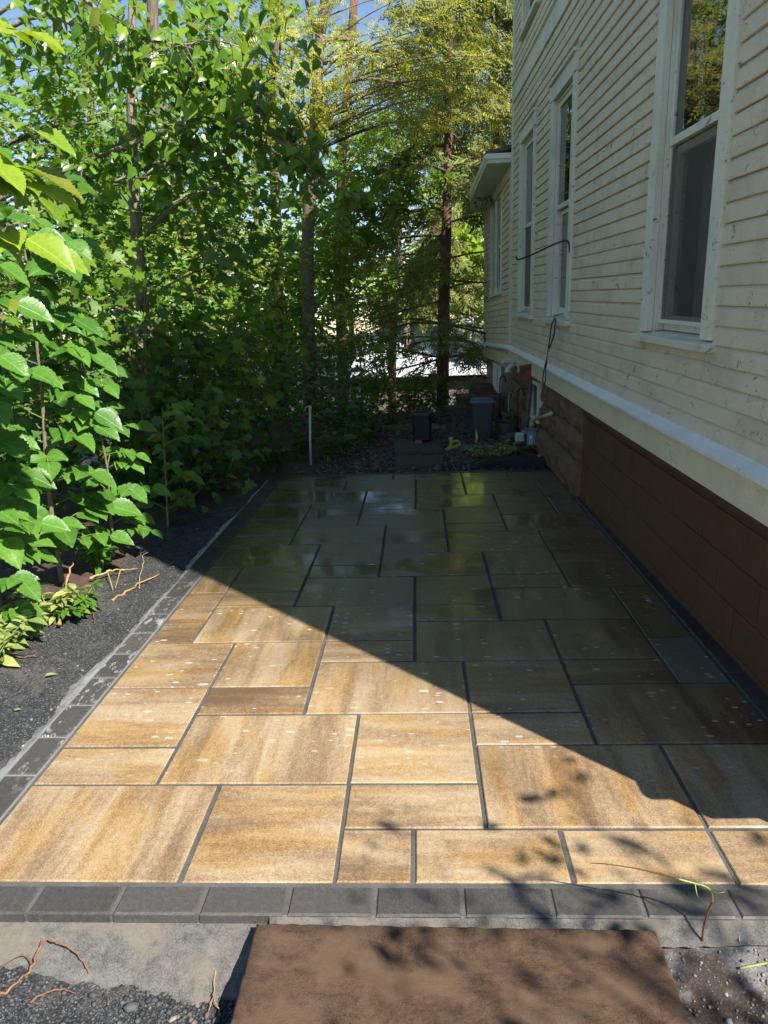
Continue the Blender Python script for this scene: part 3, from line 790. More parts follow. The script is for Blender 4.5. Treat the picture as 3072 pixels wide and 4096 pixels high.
# rock-faced stone foundation further back
stf = part('stone_foundation', M['stone'], lambda m: m.box(.03, .2, 5.842, YC + .05, -.3, .62))


def stone(y0, y1, z0, z1, bulge):
    nx = 7; nz = 5; m = MB()
    for j in range(nz + 1):
        for i in range(nx + 1):
            a = i / nx; b = j / nz; e = min(a, 1 - a, b, 1 - b) * 4; e = min(1, e) ** .6
            edge = i in (0, nx) or j in (0, nz)
            m.v.append((.03 - (.0 if edge else bulge * e * (0.75 + .5 * RNG.random())), y0 + (y1 - y0) * a + (RNG.normal() * .004 if not edge else 0), z0 + (z1 - z0) * b + (RNG.normal() * .005 if not edge else 0)))
    for j in range(nz):
        for i in range(nx):
            q = j * (nx + 1) + i; m.f.append((q, q + nx + 1, q + nx + 2, q + 1))
    m.build('stone', M['stone'], stf)


for c, (z0, z1) in enumerate(((-.22, .105), (.11, .36), (.365, .612))):
    y = 5.845; 
    while y < YC:
        L = rb.uniform(.38, .72); b = min(YC + .04, y + L)
        if YC - b < .15: b = YC + .04
        if not (c >= 1 and b > 7.74 and y < 8.26): stone(y + .003, b - .003, z0, z1, .055 if c else .075)
        elif c >= 1:
            if 7.76 - y > .06: stone(y + .003, 7.755, z0, z1, .055)
            if b - 8.24 > .06: stone(8.245, b - .003, z0, z1, .055)
        y = b + .002
# addition foundation
part('foundation', M['addf'], lambda m: m.prism([(.02, -.6), (.2, -.6), (.2, .60), (.02, .60)], YC + .052, YE - .02, 0, SAG(YE)))


# windows
def window(y0, y1, z0, z1, screen=True, head=True):
    w = MB()
    cw = .118
    win = bpy.data.objects.new('window', None); COL.objects.link(win); win.parent = house; win.empty_display_size = .1
    for p, q in ((y0, y0 + cw), (y1 - cw, y1)): MB().box(-.036, .003, p, q, z0 + .002, z1 - .13).build('side_casing', M['trim'], win, bevel=.003)
    h = MB(); h.box(-.038, .003, y0 + cw * .6, y1 - cw * .6, z1 - .128, z1); h.box(-.062, .003, y0 - .01, y1 + .01, z1 + .002, z1 + .03)
    h.box(-.045, .003, y0 - .005, y0 + cw * .58, z1 - .126, z1); h.box(-.045, .003, y1 - cw * .58, y1 + .005, z1 - .126, z1)
    h.build('head_casing', M['trim'], win, bevel=.003)
    s = MB(); s.prism([(.12, z0 + .012), (.12, z0 - .035), (-.066, z0 - .05), (-.070, z0 - .012)], y0 - .035, y1 + .035); s.build('sill', M['trim'], win, bevel=.003)
    a, b = y0 + cw + .002, y1 - cw - .002; top = z1 - .13
    mid = z0 + .5 * (top - z0) + .035
    j = MB(); j.box(.004, .055, a, a + .024, z0 + .012, top); j.box(.004, .055, b - .024, b, z0 + .012, top); j.box(.004, .055, a + .025, b - .025, top - .022, top)
    j.build('jamb', M['trim'], win)
    a += .026; b -= .026; t = .042
    us = MB(); us.box(.016, .046, a, a + t, mid - .02, top - .024); us.box(.016, .046, b - t, b, mid - .02, top - .024); us.box(.0162, .0458, a + t, b - t, top - .024 - t, top - .024); us.box(.0135, .0458, a + t, b - t, mid - .02, mid + .018)
    us.build('upper_sash', M['trim'], win)
    MB().box(.028, .033, a + t * .6, b - t * .6, mid, top - .024 - t * .6).build('pane', M['glass'], win)
    ls = MB(); ls.box(.056, .086, a, a + t, z0 + .012, mid - .022); ls.box(.056, .086, b - t, b, z0 + .012, mid - .022); ls.box(.0562, .0858, a + t, b - t, z0 + .012, z0 + .088); ls.box(.0562, .0858, a + t, b - t, mid - .062, mid - .023)
    ls.build('lower_sash', M['trim'], win)
    MB().box(.069, .074, a + t * .6, b - t * .6, z0 + .07, mid - .04).build('pane', M['glass'], win) if not screen else None
    if screen:
        fr = MB(); q = .02; fr.box(.022, .036, a, a + q, z0 + .05, mid - .022); fr.box(.022, .036, b - q, b, z0 + .05, mid - .022); fr.box(.0222, .0358, a + q, b - q, z0 + .05, z0 + .05 + q)
        fr.build('screen_frame', M['trim'], win)
        m = MB(); m.quad((.030, a + q * .5, z0 + .06), (.030, a + q * .5, mid - .03), (.030, b - q * .5, mid - .03), (.030, b - q * .5, z0 + .06)); m.build('screen', M['screen'], win)
        n = 40; v = []
        for i in range(n + 1):
            yy = a + (b - a) * i / n; xx = .20 + .022 * math.sin(i * 1.15) + .01 * math.sin(i * .37)
            v += [(xx, yy, z0 + .02), (xx + .004, yy, top)]
        cu = np_mesh('curtain', v, [(2 * i, 2 * i + 1, 2 * i + 3, 2 * i + 2) for i in range(n)], True); link('curtain', cu, M['curtain'], win)
    return win


for i, (a, b) in enumerate(WIN): window(a, b, WZ0, WZ1, screen=(i != 1))
for a, b in WIN: window(a, b, UPZ0, UPZ1)
# paired window of the addition (thin frames)
aw = part('window', M['trim'], lambda m: [m.prism([(-.032, AW[2]), (.003, AW[2]), (.003, AW[3]), (-.032, AW[3])], p, q, SAG(p), SAG(q)) for p, q in ((AW[0], AW[0] + .085), (11.66, 11.74), (AW[1] - .085, AW[1]))])
part('sill', M['trim'], lambda m: m.prism([(.1, AW[2] - .002), (-.055, AW[2] - .012), (-.055, AW[2] - .05), (.1, AW[2] - .04)], AW[0] - .02, AW[1] + .02, SAG(AW[0]), SAG(AW[1])), aw)
for p, q in ((AW[0] + .087, 11.658), (11.742, AW[1] - .087)):
    s = SAG((p + q) / 2); mz = (AW[2] + AW[3]) / 2 + s
    part('sash', M['trim'], lambda m: (m.box(.014, .04, p, p + .035, AW[2] + s, AW[3] + s), m.box(.014, .04, q - .035, q, AW[2] + s, AW[3] + s), m.box(.0142, .0398, p + .035, q - .035, mz - .02, mz + .02), m.box(.0142, .0398, p + .035, q - .035, AW[2] + s, AW[2] + .05 + s)), aw)
    part('pane', M['glass'], lambda m: m.box(.024, .028, p + .02, q - .02, mz, AW[3] + s), aw)
    part('screen', M['screen'], lambda m: m.quad((.024, p + .02, AW[2] + .02 + s), (.024, p + .02, mz - .01), (.024, q - .02, mz - .01), (.024, q - .02, AW[2] + .02 + s)), aw)
# basement windows
bw = part('basement_window', M['trim'], lambda m: (m.box(-.03, .05, 7.76, 7.81, .14, .57), m.box(-.03, .05, 8.19, 8.24, .14, .57), m.box(-.03, .0498, 7.812, 8.188, .53, .57), m.box(-.03, .0498, 7.812, 8.188, .14, .18)))
part('pane', M['glass'], lambda m: m.box(.0, .006, 7.80, 8.20, .16, .55), bw)
bw = part('basement_window', M['cap'], lambda m: (m.box(-.02, .05, 11.20, 11.27, .02, .44), m.box(-.02, .05, 11.62, 11.95, .02, .44), m.box(-.02, .0498, 11.272, 11.618, .38, .44), m.box(-.02, .0498, 11.272, 11.618, .02, .08)))
part('pane', M['glass'], lambda m: m.box(.01, .016, 11.25, 11.64, .05, .42), bw)

# addition roof: low slope with boxed eave
def aroof(m):
    for p in ([(-.34, 3.155), (-.34, 3.195), (5.5, 4.1), (5.5, 4.06)],): m.prism(p, YC + .006, YE + .28, 0, SAG(YE) * 1.6)


part('roof', M['drk_shingle'], aroof)
part('soffit', M['soffit'], lambda m: m.prism([(-.31, 3.062), (-.31, 3.074), (.0, 3.074), (.0, 3.062)], YC + .03, YE + .24, 0, SAG(YE) * 1.6))
part('fascia', M['trim'], lambda m: (m.prism([(-.332, 3.05), (-.332, 3.153), (-.312, 3.153), (-.312, 3.05)], YC + .006, YE + .26, 0, SAG(YE) * 1.6), m.box(-.311, -.001, YC + .006, YC + .028, 3.052, 3.150)))
part('crown_molding', M['cap'], lambda m: (m.prism([(-.352, 3.11), (-.36, 3.153), (-.333, 3.153), (-.333, 3.09)], YC + .004, YE + .27, 0, SAG(YE) * 1.6), m.box(-.345, -.0, YC - .012, YC + .004, 3.10, 3.16)))
part('frieze_board', M['trim'], lambda m: m.prism([(-.026, 2.94), (.003, 2.94), (.003, 3.06), (-.026, 3.06)], YC + .13, YE, 0, SAG(YE)))
# main roof
def mroof(m):
    e = .30; x0, x1, y0, y1 = -e, DEP + e, YN - e, YC + e; n = len(m.v); xm = (x0 + x1) / 2
    m.v += [(x0, y0, ZE), (x1, y0, ZE), (x1, y1, ZE), (x0, y1, ZE), (x0, y0, ZE + .12), (x1, y0, ZE + .12), (x1, y1, ZE + .12), (x0, y1, ZE + .12), (xm, y0 + 3.4, ZE + 2.4), (xm, y1 - 3.4, ZE + 2.4)]
    m.f += [tuple(n + i for i in q) for q in ((0, 3, 2, 1), (0, 1, 5, 4), (1, 2, 6, 5), (2, 3, 7, 6), (3, 0, 4, 7), (4, 5, 8), (5, 6, 9, 8), (6, 7, 9), (7, 4, 8, 9))]


part('roof', M['drk_shingle'], mroof)


def hpt(x, y, z):
    return np.array([1.385, 0, 0]) + x * HX + y * HY + z * HZ


# ------------------------------------------------------------------ things on and by the house wall
# hanging cable
pts = [hpt(-.075, 6.72, 1.27), hpt(-.10, 6.74, 1.20), hpt(-.105, 6.80, 1.05), hpt(-.11, 6.86, .90), hpt(-.11, 6.90, .82), hpt(-.12, 6.86, .70), hpt(-.12, 6.93, .655), hpt(-.12, 6.99, .70), hpt(-.11, 6.96, .82), hpt(-.10, 6.80, 1.0), hpt(-.10, 6.62, 1.12), hpt(-.09, 6.64, 1.22), hpt(-.075, 6.71, 1.265)]
def smooth_path(P, n=6):
    P = [np.array(p, float) for p in P]; out = []
    for i in range(len(P) - 1):
        a, b, c, d = P[max(i - 1, 0)], P[i], P[i + 1], P[min(i + 2, len(P) - 1)]
        for t in np.linspace(0, 1, n, endpoint=False):
            out.append(.5 * ((2 * b) + (c - a) * t + (2 * a - 5 * b + 4 * c - d) * t * t + (3 * b - a - 3 * c + d) * t ** 3))
    out.append(P[-1]); return out


c = empty('hanging_cable', hpt(-.08, 6.8, .65)); tag(c, 'black cable looped below the window sill of the clapboard wall', 'cable')
def world_part(mb, name, mat, par, **kw):
    o = mb.build(name, mat, par, **kw); o.matrix_parent_inverse = Matrix.Translation(-Vector(par.location)) if par.rotation_euler.z == 0 else par.matrix_basis.inverted(); return o


world_part(MB().tube(smooth_path(pts), .006, 6), 'cable_loop', M['cable'], c)
world_part(MB().tube(smooth_path([hpt(-.075, 6.70, 1.27), hpt(-.09, 6.72, 1.15), hpt(-.10, 6.80, 1.0), hpt(-.105, 6.88, .84)]), [.007 + .002 * math.sin(i) for i in range(19)], 6), 'cord_wrap', M['rope'], c)
world_part(MB().tube([hpt(-.0, 6.715, 1.30), hpt(-.085, 6.715, 1.285), hpt(-.085, 6.715, 1.26)], .006, 6), 'hook', M['metal'], c)
# iron bracket by the second window
b0 = hpt(-.036, 6.40, 1.80)
o = MB().tube(smooth_path([hpt(-.036, 6.40, 1.79), hpt(-.045, 6.40, 1.86), hpt(-.07, 6.42, 1.885), hpt(-.16, 6.47, 1.86), hpt(-.30, 6.55, 1.80), hpt(-.40, 6.62, 1.765), hpt(-.43, 6.64, 1.765), hpt(-.435, 6.645, 1.785)]), .0075, 6).build('iron_bracket', M['iron'], smooth=True)
tag(o, 'thin black iron plant bracket screwed to a window casing', 'bracket')

# white plastic vent elbow
v = empty('vent_pipe', hpt(0, 9.2, .64)); tag(v, 'white plastic vent elbow coming out of the skirt board', 'pipe')
p0 = hpt(-.02, 9.24, .668); p1 = hpt(-.225, 9.16, .68)
world_part(MB().tube([p0, p0 + .5 * (p1 - p0), p1], .034, 14), 'pipe', M['pvc'], v, smooth=False)
q = hpt(-.30, 9.15, .60); world_part(MB().tube([hpt(-.09, 9.20, .632), hpt(-.13, 9.18, .615), hpt(-.158, 9.17, .585), hpt(-.165, 9.165, .545)], [.030, .032, .032, .036], 14), 'elbow', M['pvc'], v)
world_part(MB().obox(hpt(-.01, 9.22, .62), HX * .006, HY * .11, HZ * .10), 'flange', M['trim'], v)

# gas meter with riser
G = np.array([1.17, 7.92, gzf(1.17, 7.92)])
g = empty('gas_meter', tuple(G)); tag(g, 'grey gas meter with pale riser pipe against the stone foundation', 'gas meter')
world_part(MB().obox(G + (.05, 0, .19), (.055, 0, 0), (0, .05, 0), (0, 0, .085)), 'body', M['meterm'], g, bevel=.015)
world_part(MB().obox(G + (.05, 0, .285), (.065, 0, 0), (0, .055, 0), (0, 0, .012)), 'top_flange', M['metal'], g, bevel=.005)
world_part(MB().obox(G + (-.08, -.01, .20), (.05, 0, 0), (0, .045, 0), (0, 0, .05)), 'dial_window', M['clear'], g, bevel=.02)
world_part(MB().obox(G + (-.02, 0, .255), (.035, 0, 0), (0, .04, 0), (0, 0, .02)), 'index_box', M['meterm'], g, bevel=.01)
lb = world_part(MB().obox(G + (.035, -.0515, .175), (.014, 0, 0), (0, .001, 0), (0, 0, .05)), 'label', M['white'], g)
world_part(MB().obox(G + (.036, -.0535, .16), (.005, 0, 0), (0, .0006, 0), (0, 0, .028)), 'label_print', M['black'], g)
rz = [G + (.055, .01, .29), G + (.055, .01, .31), G + (.055, .01, .33)]
world_part(MB().tube(rz, [.03, .022, .022], 12), 'union', M['metal'], g)
w1 = hpt(.0, 7.03, .37)
world_part(MB().tube(smooth_path([G + (.055, .01, .32), G + (.055, .01, .345), G + (.06, .0, .375), G + (.075, -.03, .395), G + (.09, -.08, .40)], 4), .026, 12), 'elbow', M['pvcold'], g, smooth=True)
world_part(MB().tube([G + (.055, .01, .335), G + (.055, .01, .352)], .032, 12), 'collar', M['pvcold'], g)
world_part(MB().tube([G + (.088, -.07, .40), hpt(-.01, 7.06, .365)], .018, 12), 'riser_pipe', M['pvcold'], g, smooth=True)
world_part(MB().tube([G + (.13, 0, .0), G + (.13, 0, .16), G + (.115, 0, .20)], .02, 10), 'supply_pipe', M['iron'], g)
world_part(MB().obox(G + (.135, -.02, .16), (.02, 0, 0), (0, .02, 0), (0, 0, .018)), 'regulator_cap', M['clear'], g, bevel=.006)

# sign on a post
S = np.array([1.17, 8.12, gzf(1.17, 8.12)])
s = empty('garden_sign', tuple(S)); tag(s, 'hand lettered red wooden sign on a round grey post', 'sign')
top = np.array([1.252, 8.13, .985])
world_part(MB().tube([S + (0, 0, -.02), S * .5 + top * .5, top - (0, 0, .02), top, top + (0, 0, .012)], [.024, .024, .024, .021, .008], 12), 'post', M['wood'], s, smooth=True)
ax = np.array([.965, -.20, .14]); ax /= np.linalg.norm(ax); nz = np.array([-.14, -.03, 1.0]); nz -= ax * (nz @ ax); nz /= np.linalg.norm(nz); ny = np.cross(nz, ax)
cs = np.array([1.21, 8.085, .855])
brd = world_part(MB().obox(cs + nz * .043, ax * .10, ny * .012, nz * .041).obox(cs - nz * .043, ax * .10, ny * .0115, nz * .041), 'sign_board', M['signred'], s, bevel=.003)
rs = random.Random(2)
for row, (zz, n) in enumerate(((.034, 11), (-.046, 13))):                    # worn brush lettering, two lines
    for i in range(n):
        cx = -.078 + .156 * i / (n - 1); hgt = rs.choice([.010, .014, .020]); lean = rs.uniform(-.25, .25)
        pp = cs + ax * cx + nz * zz - ny * .0125
        m = MB().tube([pp + nz * -hgt, pp + ax * lean * .01 - ny * .0006, pp + nz * hgt + ax * .004 * lean], .0026, 4)
        if rs.random() < .6: m.tube([pp + nz * -hgt * .2, pp + ax * .006 - nz * hgt * .1, pp + ax * .009 + nz * hgt * .4], .0022, 4)
        o = m.build('letter_stroke', M['signlt'], brd); o.matrix_parent_inverse = Matrix.Translation(-Vector(s.location))

# shepherd hooks
def shep(p, h, lbl, r=.0075, mat='iron', w=.07, dirx=(1, 0, 0)):
    p = np.array(p, float); p[2] = gzf(p[0], p[1]); d = np.array(dirx, float)
    P = [p - (0, 0, .1), p + (0, 0, h * .6), p + (0, 0, h - w)]
    for a in np.linspace(0, math.pi * 1.15, 9): P.append(p + d * (w * .5 * (1 - math.cos(a))) + np.array([0, 0, h - w + w * .75 * math.sin(a)]))
    o = MB().tube(P, r, 6).build('shepherd_hook', M[mat], smooth=True); tag(o, lbl, 'garden hook', 'garden hooks by the foundation'); return o


shep((1.06, 9.6, 0), .74, 'black iron shepherd hook beside the flower pots', .009, w=.075, dirx=(.9, -.4, 0))
shep((1.18, 8.75, 0), .66, 'black iron shepherd hook half hidden by the sign post', .009, w=.075, dirx=(.9, -.4, 0))
shep((1.10, 9.0, 0), .58, 'thin pale wire hook leaning over the round pot', .0035, 'wire', .06, (.9, .2, 0))

# pots
def pot(p, r, h, lbl, mat='pot'):
    z = gzf(p[0], p[1]); o = empty('flower_pot', (p[0], p[1], z)); tag(o, lbl, 'flower pot')
    MB().lathe([(0.01, 0), (r * .72, 0), (r * .93, h * .82), (r * 1.02, h * .83), (r * 1.04, h), (r * .95, h), (r * .9, h * .7), (r * .88, h * .66)], k=26).build('pot_body', M[mat], o, smooth=False)
    MB().lathe([(r * .9, h * .72), (r * .5, h * .76), (0.005, h * .78)], k=26).build('soil', M['potsoil'], o, smooth=True)
    return o


pot((1.10, 9.0), .15, .20, 'wide dark round flower pot with trailing stems'); pot((1.20, 9.45), .13, .26, 'taller grey flower pot behind the wide round one', 'metal')
pot((1.02, 8.35), .11, .16, 'small dark flower pot beside the gas meter')

# rubbish bin
B = np.array([.775, 8.97, gzf(.775, 8.97)])
bn = empty('rubbish_bin', tuple(B), -.06); tag(bn, 'blue grey plastic rubbish bin standing on the gravel', 'bin')
def taper(mb, w0, d0, w1, d1, z0, z1):
    n = len(mb.v)
    for w, d, z in ((w0, d0, z0), (w1, d1, z1)): mb.v += [(-w / 2, -d / 2, z), (w / 2, -d / 2, z), (w / 2, d / 2, z), (-w / 2, d / 2, z)]
    mb.f += [tuple(n + i for i in q) for q in ((0, 3, 2, 1), (4, 5, 6, 7), (0, 1, 5, 4), (1, 2, 6, 5), (2, 3, 7, 6), (3, 0, 4, 7))]; return mb


taper(MB(), .20, .20, .275, .27, 0, .46).build('body', M['bin'], bn, bevel=.018)
taper(MB(), .30, .30, .285, .285, .455, .49).build('rim', M['binlid'], bn, bevel=.010)
taper(MB(), .26, .26, .22, .22, .488, .505).build('lid', M['binlid'], bn, bevel=.008)
MB().box(.14, .18, -.05, .05, .40, .47).build('handle', M['bin'], bn, bevel=.01)
# loudspeaker
K = np.array([.03, 8.64, .035])
sp = empty('loudspeaker', tuple(K), -.05); tag(sp, 'black portable loudspeaker standing on a concrete stepping slab', 'loudspeaker')
MB().box(-.113, .113, -.09, .10, 0, .345).build('cabinet', M['black'], sp, bevel=.03)
gr = MB(); n = 14
gv = [];
for i in range(24):
    a = 2 * math.pi * i / 24; e = 4.0; cx = math.copysign(abs(math.cos(a)) ** (2 / e), math.cos(a)) * .098; cz = math.copysign(abs(math.sin(a)) ** (2 / e), math.sin(a)) * .15
    gv.append((cx, cz))
gr.v = [(x, -.092, .172 + z) for x, z in gv] + [(x * .9, -.106, .172 + z * .93) for x, z in gv]
gr.f = [(i, (i + 1) % 24, 24 + (i + 1) % 24, 24 + i) for i in range(24)] + [tuple(range(24, 48))]
gr.build('front_grille', M['grille'], sp, smooth=False)
t = MB(); a = np.linspace(0, 2 * math.pi, 25); t.tube([(.062 * math.cos(q), -.1065, .15 + .062 * math.sin(q)) for q in a], .004, 6); t.build('woofer_ring', M['black'], sp, smooth=True)
t = MB(); t.tube([(.03 * math.cos(q), -.1065, .265 + .03 * math.sin(q)) for q in a], .003, 6); t.build('tweeter_ring', M['black'], sp, smooth=True)
MB().tube([(-.07, 0, .345), (-.06, 0, .36), (.06, 0, .36), (.07, 0, .345)], .012, 8).build('handle', M['black'], sp, smooth=True)
MB().tube(smooth_path([(-.095, -.102, .07), (-.085, -.104, .045), (-.05, -.105, .03), (.05, -.105, .03), (.085, -.104, .045), (.095, -.102, .07)]), .002, 5).build('light_strip', M['metal'], sp)
# stepping slabs
def pslab(c, sx, sy, sz, rz, lbl, mat='oldslab', tilt=(0, 0)):
    o = rough_block('stepping_slab', sx, sy, sz, M[mat], 12, 8, .006, .018); o.location = (c[0], c[1], gzf(c[0], c[1]) + c[2]); o.rotation_euler = (tilt[0], tilt[1], rz); tag(o, lbl, 'slab'); return o


pslab((-.02, 8.42, -.01), .56, .78, .06, .04, 'upper worn concrete stepping slab with a loudspeaker on it', tilt=(-.01, .02))
pslab((.0, 7.62, -.02), .52, .46, .055, -.05, 'lower mossy stepping slab in gravel near the far border')
pslab((.60, 8.45, -.03), .46, .24, .045, -.2, 'pale flat stone beside the yellow strap', 'haunch')
o = rough_block('broken_brick', .075, .03, .035, M['redrock'], 5, 4, .004, .01); o.location = (-.02, 8.50, .035); o.rotation_euler = (.3, .2, .2); tag(o, 'small brown stone chip leaning on the loudspeaker', 'stone')
# yellow strap
st = empty('ratchet_strap', (.36, 8.3, gzf(.36, 8.3))); st.scale = (.72, .72, .72); tag(st, 'yellow webbing strap with a buckle lying on gravel', 'strap')
def ribbon(P, w, nrm):
    P = [np.array(p, float) for p in smooth_path(P, 5)]; v = []
    for i, p in enumerate(P):
        t_ = P[min(i + 1, len(P) - 1)] - P[max(i - 1, 0)]; s_ = np.cross(t_, nrm); s_ /= np.linalg.norm(s_) + 1e-9; v += [tuple(p - s_ * w / 2), tuple(p + s_ * w / 2)]
    m = MB(); m.v = v; m.f = [(2 * i, 2 * i + 1, 2 * i + 3, 2 * i + 2) for i in range(len(P) - 1)]; return m


ribbon([(-.15, -.12, .02), (-.08, -.10, .03), (-.02, -.06, .06), (.0, .0, .15), (.0, .02, .175)], .05, (0.2, -1, .25)).build('webbing', M['yellow'], st)
ribbon([(.01, .02, .13), (.06, .04, .14), (.12, .05, .13), (.13, .06, .08), (.06, .04, .05), (.0, .0, .03)], .045, (0.1, -.6, .8)).build('webbing', M['yellow'], st)
MB().obox((.0, .02, .185), (.03, 0, 0), (0, .006, 0), (0, 0, .014)).build('buckle', M['clear'], st, bevel=.004)
# marker flag
fl = empty('marker_flag', (.665, 8.60, gzf(.665, 8.6))); tag(fl, 'small yellow marker flag in front of the rubbish bin', 'flag')
MB().tube([(0, 0, 0), (.004, 0, .19)], .0025, 5).build('wire', M['wire'], fl)
m = MB(); m.v = [(.004, 0, .19), (.026, -.01, .11), (.006, -.006, .02), (.002, 0, .05), (.02, -.016, .07)]; m.f = [(0, 1, 4), (0, 4, 3), (4, 1, 2), (3, 4, 2)]; m.build('flag_sheet', M['flagm'], fl)
# wooden steps / planters by the addition
def crate(name, p, sx, sy, sz, rz, lbl, mat='wood', cat='planter', over=.03):
    o = empty(name, (p[0], p[1], gzf(p[0], p[1]) + p[2]), rz); tag(o, lbl, cat)
    for i in range(4):
        a = -sy / 2 + sy * i / 4; MB().box(-sx / 2 - over, sx / 2 + over, a + .003, a + sy / 4 - .003, sz, sz + .028).build('plank', M[mat], o)
    MB().box(-sx / 2, sx / 2, -sy / 2, -sy / 2 + .02, -.3, sz - .001).build('front_board', M['redwood' if mat == 'redwood' else 'wood'], o)
    MB().box(-sx / 2, -sx / 2 + .02, -sy / 2 + .021, sy / 2, -.3, sz - .001).build('side_board', M['wood'], o)
    MB().box(sx / 2 - .02, sx / 2, -sy / 2 + .021, sy / 2, -.3, sz - .001).build('side_board', M['wood'], o)
    return o


crate('wooden_step', (.56, 11.55, 0), .30, .30, .08, .1, 'lowest weathered wooden step box beside the gravel', cat='step')
crate('wooden_step', (.83, 12.0, 0), .40, .34, .24, .1, 'middle dark wooden step box behind the rubbish bin', cat='step')
crate('wooden_step', (1.05, 12.6, 0), .34, .34, .44, .1, 'highest wooden step box near the addition corner', cat='step')
be = empty('plank_bench', (1.0, 10.9, gzf(1.0, 10.9)), 0); tag(be, 'weathered plank bench on a red brown box behind the bin', 'bench')
MB().box(-.36, .34, -.12, .12, .305, .345).build('plank', M['wood'], be, bevel=.004)
MB().box(-.30, .16, -.13, .13, 0, .302).build('support_box', M['redwood'], be); MB().box(-.16, .10, -.10, .10, .347, .47).build('box', M['redwood'], be)
bd = empty('boardwalk', (-.12, 10.1, gzf(-.12, 10.1)), 0.05); tag(bd, 'short grey boardwalk half hidden by weeds', 'boardwalk')
for i in range(5): MB().box(-.40 + .16 * i, -.25 + .16 * i, -.25, .25, -.02, .02).build('plank', M['wood'], bd)
# white stake
p0 = np.array([-1.18, 7.62, gzf(-1.18, 7.62)]); sk = empty('plastic_stake', tuple(p0)); tag(sk, 'white plastic pipe stake standing at the corner of the paving', 'stake')
MB().tube([(0, 0, -.05), (.012, 0, .30), (.03, 0, .60)], .013, 10).build('pipe', M['pvc'], sk, smooth=True)
MB().tube([(.03, 0, .595), (.031, 0, .635)], .018, 10).build('cap', M['pvc'], sk); MB().tube(smooth_path([(.03, 0, .615), (.0, -.01, .63), (-.018, -.01, .61), (-.022, -.01, .585)]), .005, 6).build('hook', M['pvc'], sk, smooth=True)
# charred debris and orange scraps against the foundation
o = rough_block('black_mulch_mound', .75, .34, .11, M['char'], 18, 10, .022, .05); o.location = (1.0, 7.28, -.05); o.rotation_euler = (0, 0, -.1); tag(o, 'mound of black wet mulch at the foundation corner', 'mulch')
for i, (px, py, L) in enumerate(((1.16, 7.62, .09), (1.27, 7.45, .05), (1.22, 7.40, .04))):
    zz = gzf(px, py) + (.07 if i else .055); o = MB().obox((0, 0, 0), (L, .01, 0), (-.004, .018, 0), (0, 0, .004)).build('plastic_scrap', M['orange' if i else 'signred']); o.location = (px, py, zz); o.rotation_euler = (.2, .3, .5 * i)
    tag(o, ['red plastic strip under the gas meter', 'larger orange scrap on the black mulch by the stone corner', 'tiny orange scrap on the black mulch'][i], 'scrap')

# ------------------------------------------------------------------ front details
def branch_obj(name, paths, mat, lbl, cat):
    m = MB()
    for P, r in paths: m.tube(P, r, 6)
    o = m.build(name, mat, None, smooth=True); tag(o, lbl, cat); return o


t = empty('bent_twig', (.68, 1.502, -.03)); tag(t, 'bent green and brown twig growing beside the front border', 'twig')
def tw(dx, y, z): return np.array([.68 + dx, y, z])
tb = [tw(0, 1.502, -.05), tw(-.002, 1.50, .0), tw(.005, 1.50, .05), tw(.012, 1.497, .085)]
tg = [tw(.012, 1.497, .085), tw(.008, 1.497, .112), tw(-.006, 1.50, .126), tw(-.03, 1.506, .130), tw(-.07, 1.512, .138)]
tt = [tw(-.07, 1.512, .138), tw(-.12, 1.52, .148), tw(-.18, 1.53, .155), tw(-.24, 1.54, .157), tw(-.275, 1.545, .155)]
world_part(MB().tube(smooth_path(tb), .0026, 6), 'stem', M['twig'], t, smooth=True); world_part(MB().tube(smooth_path(tg), .0024, 6).tube([tw(-.03, 1.506, .130), tw(-.028, 1.50, .112), tw(-.024, 1.498, .098)], .0014, 5).tube([tw(.0, 1.498, .120), tw(.02, 1.49, .116), tw(.035, 1.488, .122)], .0014, 5), 'green_stem', M['twiggreen'], t, smooth=True)
sp_ = smooth_path(tt); world_part(MB().tube(sp_, list(np.linspace(.0024, .0008, len(sp_))), 6), 'tip', M['twig'], t, smooth=True)
def root(pts, r0, lbl, mat='root', name='root', cat='root', extra=()):
    m = MB(); P = [p + RNG.normal(size=3) * r0 * .55 for p in smooth_path([(x, y, gzf(x, y) + z) for x, y, z in pts])]; m.tube(P, list(np.linspace(r0, r0 * .35, len(P)) * RNG.uniform(.75, 1.25, len(P))), 7)
    for e in extra:
        Q = smooth_path([(x, y, gzf(x, y) + z) for x, y, z in e]); m.tube(Q, list(np.linspace(r0 * .5, r0 * .2, len(Q))), 6)
    o = m.build(name, M[mat], None, smooth=True); tag(o, lbl, cat); return o


def gl(u, v, z=.01): p = at_ground(u, v, -.09); return (p[0], p[1], z)
root([gl(-10, 2165), gl(40, 2130), gl(75, 2110, .03), gl(95, 2085, .05), gl(125, 2078, .06), gl(165, 2088, .05), gl(195, 2108, .02)], .0038, 'forked orange root on black grit in front of the patio', extra=[[gl(75, 2110, .03), gl(55, 2090, .03), gl(0, 2108, .02)], [gl(95, 2085, .05), gl(100, 2072, .05)]])
root([gl(65, 2170), gl(105, 2150, .02), gl(140, 2142, .02), gl(163, 2145, .01)], .0026, 'short straight orange root on black grit in front of the patio')
root([gl(480, 2090, .02), gl(468, 2110, .03), gl(462, 2150, .02), gl(475, 2190, .01)], .0032, 'pale forked root between the grit and the loose slab', 'stick', extra=[[gl(462, 2150, .02), gl(448, 2185, .01)]])
def gl0(u, v, z=.01): p = at_ground(u, v, -.045); return (p[0], p[1], z)
root([gl0(241, 1299, .012), gl0(290, 1268, .014), gl0(343, 1240, .012)], .008, 'straight brown stick lying on the black grit', 'stick', 'stick', 'stick')
